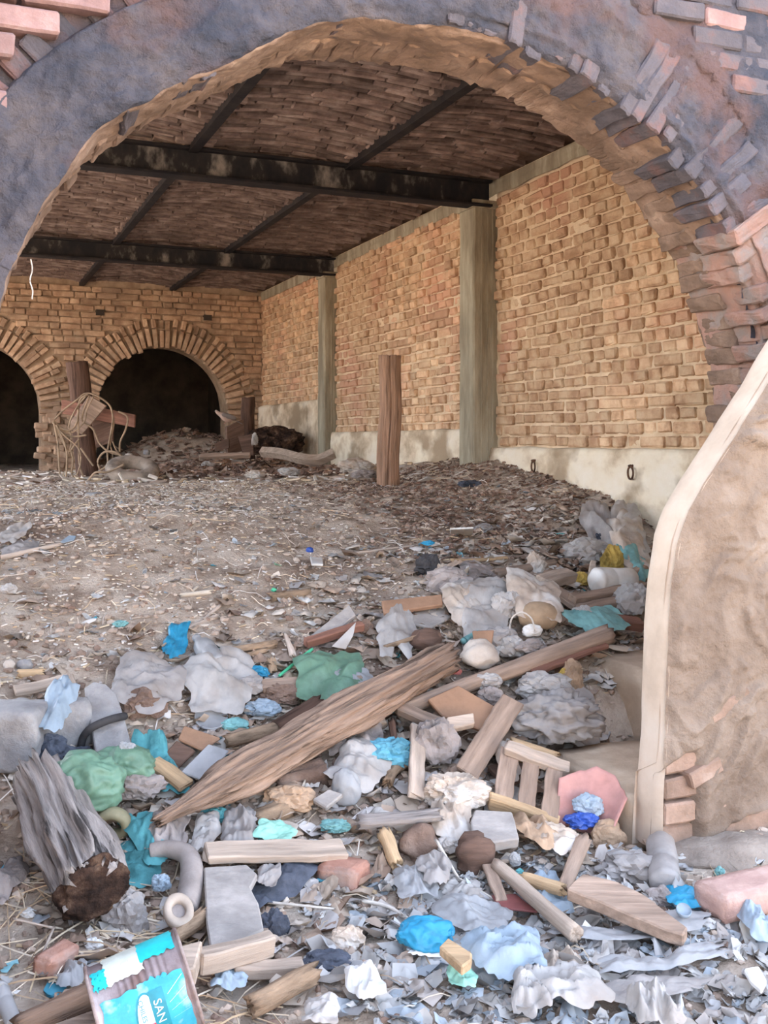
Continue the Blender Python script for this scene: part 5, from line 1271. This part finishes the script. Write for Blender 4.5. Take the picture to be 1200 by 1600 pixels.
place_sheet('plastic', 'long dusty film strip, lowest at lower right', 'plastic', M['grey_film'], 1010, 1556, 210, 32, rot=.25, amp=.04, lift=.02, rag=.3)
place_sheet('plastic', 'pale film standing up beside the dusty pink brick', 'plastic', M['blue_film'], 1180, 1452, 46, 54, amp=.06, lift=.03)
place_slab('card', 'small white foam piece lying near the right frame edge', 'foam', M['white_clean'], [(1162, 1512), (1186, 1508), (1198, 1530), (1190, 1546), (1172, 1530)], .015, .03)
place_sheet('plastic', 'white film heap at the bottom under the pale blue bag', 'plastic', M['white_film'], 880, 1556, 130, 70, amp=.08, lift=.02)
place_sheet('plastic', 'white pointed film at the bottom edge of the frame', 'plastic', M['white_film'], 1020, 1588, 70, 60, amp=.10, lift=.04)
place_sheet('plastic', 'crumpled white film left of the bottom film heap', 'plastic', M['white_film'], 826, 1560, 50, 70, amp=.08, lift=.02)
place_sheet('plastic', 'beige papery film between the film strips and pale blue bag', 'plastic', M['beige_film'], 880, 1516, 60, 44, amp=.06, lift=.02)
place_sheet('paper', 'white paper scrap at the bottom right of the tan branch', 'paper', M['white_film'], 500, 1592, 60, 40, amp=.05, lift=.02)
place_sheet('paper', 'grey lid-like plastic piece right of the brown-edged plank', 'plastic', M['blue_film'], 358, 1540, 50, 36, amp=.04, lift=.02)
place_bag('plastic_scrap', 'little white crumpled scrap above the tin can', 'plastic_scrap', M['white_clean'], 146, 1476, 26, 18)
place_sheet('plastic_scrap', 'clear crumpled film left of the tin can', 'plastic_scrap', M['clear_film'], 112, 1528, 40, 30, amp=.05)
place_bag('plastic_scrap', 'white scrap on the dirt at the lower left frame edge', 'plastic_scrap', M['white_clean'], 44, 1428, 22, 16)
place_bottle('pipe', 'dusty white pipe lying at the bottom left corner', M['clear_film'], -2, 1540, 22, 1600, .018, .02, False)['category'] = 'pipe'
place_log('log', 'rotten brown branch lying under the tin can', 'branch', M['log'], 30, 1606, 172, 1544, .026, .032, .01, .01, groove=.2)
place_slab('board', 'pale plank end lying under the tin can', 'plank', M['pale_board'], [(80, 1600), (160, 1572), (165, 1592), (120, 1612)], .02, .01)
place_sheet('rag', 'purplish dusty cloth at the left frame edge by the split log', 'cloth', M['cloth_grey'], 14, 1384, 50, 60, amp=.06)
place_log('stick', 'thin bleached twig on the bare dirt by the dark cloth', 'twig', M['white_cord'], 420, 1410, 522, 1420, .004, .003, .02, .02)
place_log('stick', 'bleached twig arching right of the root lump', 'twig', M['white_cord'], 682, 1314, 716, 1372, .005, .004, .08, .04)
place_log('stick', 'thin bleached twig running down from the white container edge', 'twig', M['white_cord'], 716, 1372, 790, 1416, .004, .004, .04, .03)
place_log('stick', 'bleached twig on the dirt right of the broken brick', 'twig', M['white_cord'], 604, 1340, 664, 1380, .004, .003, .03, .03)
place_log('stick', 'thin curved root on the dirt above the bright blue bag', 'twig', M['white_cord'], 566, 1408, 634, 1434, .005, .004, .02, .02, bend=.02)
place_log('stick', 'straw stalk bent on the dirt left of the tin can', 'twig', M['pale_stick'], 22, 1436, 84, 1450, .003, .003, .03, .03)
place_log('stick', 'straw stalk standing below the rotten log end', 'twig', M['pale_stick'], 84, 1450, 62, 1500, .003, .003, .03, .03)

# the tin can, lying on its side
def tin():
    R_ = .103; Lc = .195; c = ground_pt(226, 1560, .115); ax = (RIGHT + FWD * .385 + Vector((0, 0, .29))).normalized()
    a = c - ax * Lc / 2
    fm = frame(a, ax, Vector((0, 0, 1)))
    prof = [(0, R_ + .003), (.004, R_ + .004), (.008, R_)]
    n = 60
    for i in range(n + 1):
        x = lerp(.01, Lc - .01, i / n); rr = R_ + (.0016 * math.sin(i * 1.25) if 14 < i < 50 else 0); prof.append((x, rr))
    prof += [(Lc - .008, R_), (Lc - .004, R_ + .004), (Lc, R_ + .004), (Lc + .001, R_ + .001), (Lc - .010, R_ - .002), (Lc - .012, .001)]
    root = link('tin_can', lathe_mesh('tin_can', prof, 64, .02, 4), M['can'], None, fm); finish(root, 'large dented tin can with torn turquoise label lying on its side', 'can')
    link('rim', torus_mesh('rim', R_ + .002, .004, 48, 8, 1.0, 0), M['can_rim'], root, Matrix.Translation((Lc, 0, 0)) @ Matrix.Rotation(math.pi / 2, 4, 'Y'))
    link('rim', torus_mesh('rim', R_ + .002, .004, 48, 8, 1.0, 0), M['can_rim'], root, Matrix.Translation((0, 0, 0)) @ Matrix.Rotation(math.pi / 2, 4, 'Y'))
    # direction on the can that faces the lens, seen in its own frame
    inv = fm.to_3x3().inverted(); cdir = inv @ (Vector((0, 0, EYE)) - (a + ax * Lc / 2)); a0 = math.atan2(cdir.z, cdir.y)
    sgn = 1
    def wrap(name, poly_fn, m, off, nu=24, nv=10):
        vs_, fs = [], []
        for j in range(nv + 1):
            for i in range(nu + 1):
                x, s_ = poly_fn(i / nu, j / nv); t = a0 - s_ / R_; rr = R_ + off
                vs_.append((x, rr * math.cos(t), rr * math.sin(t)))
        for j in range(nv):
            for i in range(nu): k = j * (nu + 1) + i; fs.append((k, k + 1, k + nu + 2, k + nu + 1))
        return link(name, new_mesh(name, vs_, fs, True), m, root)
    # in-can coordinates: x along the can (towards the lit rim), s around it (positive towards the top of the picture)
    def patch(x0, x1, s0, s1, rg=.004, sd_=0):
        return lambda a_, b_: (lerp(x0, x1, a_) + rg * noise.noise(Vector((b_ * 6, a_ * 3, sd_))) * (1 if 0 < 1 else 0), lerp(s0, s1, b_) + rg * 1.6 * noise.noise(Vector((a_ * 7, b_ * 2, sd_ + 9))))
    wrap('label', patch(.012, .182, -.165, .024, .005, 1), M['can_blue'], .0022, 30, 24)
    wrap('label', patch(.108, .184, .072, .158, .005, 2), M['can_cyan'], .0026)
    wrap('label', patch(.034, .114, .052, .158, .007, 3), M['can_cream'], .0022)
    wrap('label', patch(.008, .036, .050, .098, .006, 4), M['can_cyan'], .0024)
    wrap('label', patch(.090, .150, .010, .030, .006, 7), M['can_blue'], .0021)
    def oval(cx, cs, rx, rs):
        return lambda a_, b_: (cx + math.cos(a_ * 2 * math.pi) * rx * b_, cs + math.sin(a_ * 2 * math.pi) * rs * b_)
    wrap('oval_border', oval(.096, -.055, .026, .066), M['can_teal'], .0031, 36, 6)
    wrap('oval', oval(.096, -.055, .022, .062), M['can_white'], .0036, 36, 6)
    wrap('banner', patch(.106, .136, -.16, .008, .0, 5), M['can_teal'], .0042)
    wrap('flash', patch(.099, .107, -.085, -.050, .003, 6), M['can_red'], .0044)
    for i in range(6): wrap('ray', (lambda i: lambda a_, b_: (lerp(.142, .180, b_) + a_ * .0016, lerp(-.01 - i * .016, .014 - i * .022, b_)))(i), M['can_cream'], .0034, 2, 10)
    def text(body, x, s_, size, m, off):
        cu = bpy.data.curves.new('lettering', 'FONT'); cu.body = body; cu.size = size; cu.resolution_u = 3
        to = bpy.data.objects.new('lettering', cu); COL.objects.link(to)
        me = bpy.data.meshes.new_from_object(to.evaluated_get(bpy.context.evaluated_depsgraph_get())); bpy.data.objects.remove(to); bpy.data.curves.remove(cu)
        bm = bmesh.new(); bm.from_mesh(me); bpy.data.meshes.remove(me)
        bmesh.ops.triangulate(bm, faces=bm.faces[:]); bmesh.ops.subdivide_edges(bm, edges=[e for e in bm.edges if e.calc_length() > size * .25], cuts=2)
        for v in bm.verts:
            cx, cy = v.co.x, v.co.y; t = a0 + (cx - s_) / R_; rr = R_ + off; v.co = Vector((x + cy, rr * math.cos(t), rr * math.sin(t)))
        me = bpy.data.meshes.new('lettering'); bm.to_mesh(me); bm.free(); link('lettering', me, m, root)
    bpy.context.view_layer.update()
    text('SAN MAR', .112, -.010, .024, M['can_white'], .0050)
    text('CHILES J', .083, .0, .0135, M['can_teal'], .0046)
M['can'] = mat('rusty_tin', [(.3, (.20, .15, .15)), (.55, (.36, .30, .31)), (.75, (.48, .44, .45))], 8, bump=.3, bscale=40, rough=.55, metal=.3, second=((.22, .12, .09), 9, .55, .7))
M['can_rim'] = mat('rusty_rim', [(.3, (.20, .13, .11)), (.7, (.44, .36, .34))], 20, bump=.3, rough=.6)
for k_, c_ in dict(can_blue=(.06, .45, .62), can_cyan=(.03, .66, .70), can_cream=(.80, .84, .74), can_teal=(.03, .30, .38), can_white=(.78, .86, .86), can_red=(.62, .10, .13)).items():
    M[k_] = plain(k_ + '_print', c_, .45, .12, 60, .35, .10, scale=22, rnd=0, second=((.62, .72, .76), 16, .58, .72) if k_ == 'can_blue' else None)
tin()

# ================================================================== what nobody could count
class Heap:
    def __init__(self): self.v, self.f, self.c = [], [], []
    def add(self, vs_, fs, col):
        b = len(self.v); self.v.extend(vs_); self.f.extend(tuple(b + i for i in f) for f in fs); self.c.extend([col] * len(vs_))
    def build(self, name, m, label=None, cat=None):
        me = new_mesh(name, self.v, self.f, 'scraps' in name)
        at = me.color_attributes.new('Col', 'FLOAT_COLOR', 'POINT'); flat = []
        for c in self.c: flat.extend((*c, 1.0))
        at.data.foreach_set('color', flat)
        o = stuff(link(name, me, m))
        if label: tag(o, label, cat)
        return o
R5 = random.Random(99)
def tint(pal):
    c = R5.choice(pal); f = R5.uniform(.75, 1.2); return tuple(min(.9, x * f) for x in c)
def spots(n, x0, x1, y0, y1, dens):
    out = 0; tries = 0
    while out < n and tries < n * 40:
        tries += 1
        x, y = R5.uniform(x0, x1), R5.uniform(y0, y1)
        if R5.random() < dens(x, y):
            out += 1; yield x, y
def scrap(h, x, y, s_, pal, up=.5):            # crumpled irregular bit of film or paper
    z = GN(x, y) + .004; n = R5.choice((7, 8, 9)); a0 = R5.uniform(0, 6.28); el = R5.uniform(.35, 1.0); ro = R5.uniform(0, 6.28); cr, sr = math.cos(ro), math.sin(ro)
    tx, ty = R5.gauss(0, up * .5), R5.gauss(0, up * .5); vs_ = [Vector((x, y, z + s_ * R5.uniform(.05, .5)))]
    for ring in (.4, .72, 1.0):
        for k in range(n):
            a = a0 + 2 * math.pi * k / n; rr = s_ * ring * R5.uniform(.6, 1.2); lx, ly = rr * math.cos(a), rr * math.sin(a) * el
            X, Y = lx * cr - ly * sr, lx * sr + ly * cr
            vs_.append(Vector((x + X, y + Y, z + max(0, X * tx + Y * ty + s_ * R5.uniform(-.15, .45)))))
    fs = [(0, 1 + k, 1 + (k + 1) % n) for k in range(n)] + [(1 + g * n + k, 1 + g * n + n + k, 1 + g * n + n + (k + 1) % n, 1 + g * n + (k + 1) % n) for g in (0, 1) for k in range(n)]
    h.add(vs_, fs, tint(pal))
def chip(h, x, y, l, w, t, pal, up=.15):
    z = GN(x, y) + t; a = R5.uniform(0, 6.28); c, s_ = math.cos(a), math.sin(a); tl = R5.gauss(0, up); vs_ = []
    for i in (-1, 1):
        for j in (-1, 1):
            for k in (-1, 1):
                lx, ly = i * l / 2 * R5.uniform(.8, 1.1), j * w / 2 * R5.uniform(.6, 1.2); vs_.append(Vector((x + lx * c - ly * s_, y + lx * s_ + ly * c, z + max(-t, lx * tl) + k * t / 2)))
    h.add(vs_, [(0, 1, 3, 2), (4, 6, 7, 5), (0, 4, 5, 1), (2, 3, 7, 6), (0, 2, 6, 4), (1, 5, 7, 3)], tint(pal))
def straw(h, x, y, l, r_, pal):
    z = GN(x, y) + r_ + .003; a = R5.uniform(0, 6.28); bend = R5.gauss(0, .5); pts = []; px, py = x, y
    for i in range(4):
        pts.append(Vector((px, py, GN(px, py) + r_ + .004 + R5.uniform(0, .02) * (1 if 0 < i < 3 else .3)))); px += math.cos(a) * l / 3; py += math.sin(a) * l / 3; a += bend * R5.uniform(0, .8)
    vs_, fs = [], []
    for p in pts:
        for k in range(3):
            t = 2.094 * k; vs_.append(p + Vector((-math.sin(a) * math.cos(t), math.cos(a) * math.cos(t), math.sin(t))) * r_)
    for i in range(3):
        for k in range(3): fs.append((i * 3 + k, i * 3 + (k + 1) % 3, i * 3 + 3 + (k + 1) % 3, i * 3 + 3 + k))
    h.add(vs_, fs, tint(pal))
ICO = bmesh.new(); bmesh.ops.create_icosphere(ICO, subdivisions=1, radius=1); IV = [v.co.copy() for v in ICO.verts]; IF = [tuple(v.index for v in f.verts) for f in ICO.faces]; ICO.free()
def clod(h, x, y, s_, pal):
    z = GN(x, y) + s_ * .25; sx, sy, sz = s_ * R5.uniform(.7, 1.3), s_ * R5.uniform(.7, 1.3), s_ * R5.uniform(.5, .9); a = R5.uniform(0, 6.28); c, s2 = math.cos(a), math.sin(a)
    vs_ = []
    for v in IV:
        f = R5.uniform(.75, 1.2); X, Y = v.x * sx * f, v.y * sy * f; vs_.append(Vector((x + X * c - Y * s2, y + X * s2 + Y * c, z + v.z * sz * f)))
    h.add(vs_, IF, tint(pal))
def inframe(x, y):
    zc = x * SN + y * CS; xc = x * CS - y * SN
    if zc < 1.6: return 0
    u = 600 + FPX * xc / zc; v = HOR - FPX * (G(x, y) - EYE) / zc
    return 1 if -120 < u < 1320 and v < 1720 else 0
def heapness(x, y):                            # where the rubbish lies thick: along the foot of the slope
    line = 3.15 + .62 * max(0, x - .9)
    return math.exp(-((y - line) / .72) ** 2)
DIRT = [(.36, .275, .22), (.46, .365, .30), (.30, .22, .175), (.55, .45, .375), (.24, .165, .13)]
PALE = [(.62, .55, .48), (.70, .64, .58), (.56, .46, .37), (.66, .62, .60)]
STRAW = [(.60, .46, .31), (.66, .54, .40), (.50, .36, .24), (.72, .62, .50)]
FILM = [(.58, .575, .57), (.46, .455, .46), (.66, .645, .63), (.48, .43, .40), (.44, .49, .54), (.55, .52, .49), (.36, .33, .31)]
PAPER = [(.54, .43, .34), (.46, .34, .26), (.62, .54, .46), (.40, .28, .21), (.66, .62, .58), (.50, .46, .44)]
LEAF = [(.20, .125, .095), (.27, .17, .13), (.34, .225, .17), (.15, .095, .075), (.42, .31, .245)]
VM, VF_ = vcol_mat('loose_bits'), vcol_mat('loose_film', .5, .35, .15)

h = Heap()
for x, y in spots(9000, -.2, 3.7, 1.7, 7.4, lambda x, y: inframe(x, y) * (1.0 if y < 4.6 else .6)): clod(h, x, y, R5.choice((.004, .005, .006, .008, .010, .012, .018)), DIRT)
h.build('dirt_clods', VM, 'loose crumbly dirt clods and grit spread over the ground', 'dirt')
h = Heap()
for x, y in spots(4200, -.2, 3.6, 2.6, 7.6, lambda x, y: inframe(x, y) * (.9 if x < 2.6 else .5)): chip(h, x, y, R5.choice((.012, .016, .022, .03, .05)), R5.uniform(.004, .014), .005, PALE + DIRT + STRAW)
for x, y in spots(900, -.2, 3.6, 7.6, 12.2, lambda x, y: inframe(x, y)): chip(h, x, y, R5.uniform(.04, .14), R5.uniform(.015, .04), .012, PALE + DIRT + STRAW)
for x, y in spots(2200, -.2, 2.0, 3.4, 7.6, lambda x, y: inframe(x, y)): chip(h, x, y, R5.choice((.008, .012, .016, .024)), R5.uniform(.004, .010), .005, PALE)
h.build('wood_chips', VM, 'pale wood chips and splinters strewn on the dirt slope', 'chips')
h = Heap()
for x, y in spots(1500, -.2, 3.6, 1.9, 7.6, lambda x, y: inframe(x, y)): straw(h, x, y, R5.uniform(.04, .14), R5.uniform(.001, .0024), STRAW + PALE)
for x, y in spots(900, 1.6, 3.4, 9.0, 11.8, lambda x, y: inframe(x, y)): straw(h, x, y, R5.uniform(.1, .3), .006, [(.42, .24, .16), (.55, .36, .24), (.34, .19, .12)])
for x, y in spots(130, .05, .7, 2.2, 3.0, lambda x, y: inframe(x, y)): straw(h, x, y, R5.uniform(.10, .30), R5.uniform(.0015, .0028), STRAW)
h.build('straw', VM, 'dry straw stalks scattered thinly over the dirt', 'straw')
h = Heap()
for x, y in spots(1700, .2, 3.5, 2.3, 5.4, lambda x, y: inframe(x, y) * heapness(x, y)): scrap(h, x, y, R5.uniform(.015, .060), PAPER + DIRT[:2])
for x, y in spots(420, .6, 3.2, 2.6, 4.9, lambda x, y: inframe(x, y) * heapness(x, y)): scrap(h, x, y, R5.uniform(.035, .07), PAPER, .5)
h.build('paper_scraps', VM, 'brown and beige paper scraps heaped along the foot of the slope', 'scraps')
h = Heap()
for x, y in spots(1500, .5, 2.6, 1.7, 2.75, lambda x, y: inframe(x, y) * sstep(.75, 1.15, x + (y - 2.2) * -.15) * (1 - sstep(1.85, 2.05, x) * sstep(2.2, 2.4, y))): scrap(h, x, y, R5.uniform(.010, .034), FILM, .8)
for x, y in spots(200, .8, 2.0, 1.7, 2.6, lambda x, y: inframe(x, y)): scrap(h, x, y, R5.uniform(.03, .06), FILM, .8)
for x, y in spots(500, .0, 3.4, 2.4, 6.0, lambda x, y: inframe(x, y)): scrap(h, x, y, R5.uniform(.010, .035), FILM, .6)
h.build('film_scraps', VF_, 'grey-white shreds of plastic film strewn over the foreground dirt', 'scraps')
h = Heap()
for x, y in spots(2600, 2.0, 3.7, 4.7, 7.4, lambda x, y: inframe(x, y) * sstep(1.9, 2.7, x)): scrap(h, x, y, R5.uniform(.010, .030), LEAF, .5)
for x, y in spots(1500, 1.6, 3.6, 8.5, 13.9, lambda x, y: inframe(x, y)): scrap(h, x, y, R5.uniform(.03, .08), LEAF, .6)
h.build('leaf_litter', VM, 'dark brown leaf litter banked against the brick wall', 'leaves')
h = Heap()
for x, y in spots(70, .1, 3.3, 1.9, 5.0, lambda x, y: inframe(x, y) * max(.2, heapness(x, y))): scrap(h, x, y, R5.uniform(.012, .035), [(.10, .42, .58), (.14, .50, .52), (.30, .60, .68), (.10, .30, .50), (.5, .16, .14), (.3, .55, .36)], .6)
h.build('coloured_scraps', VF_, 'small blue and teal plastic bits among the rubbish', 'scraps')
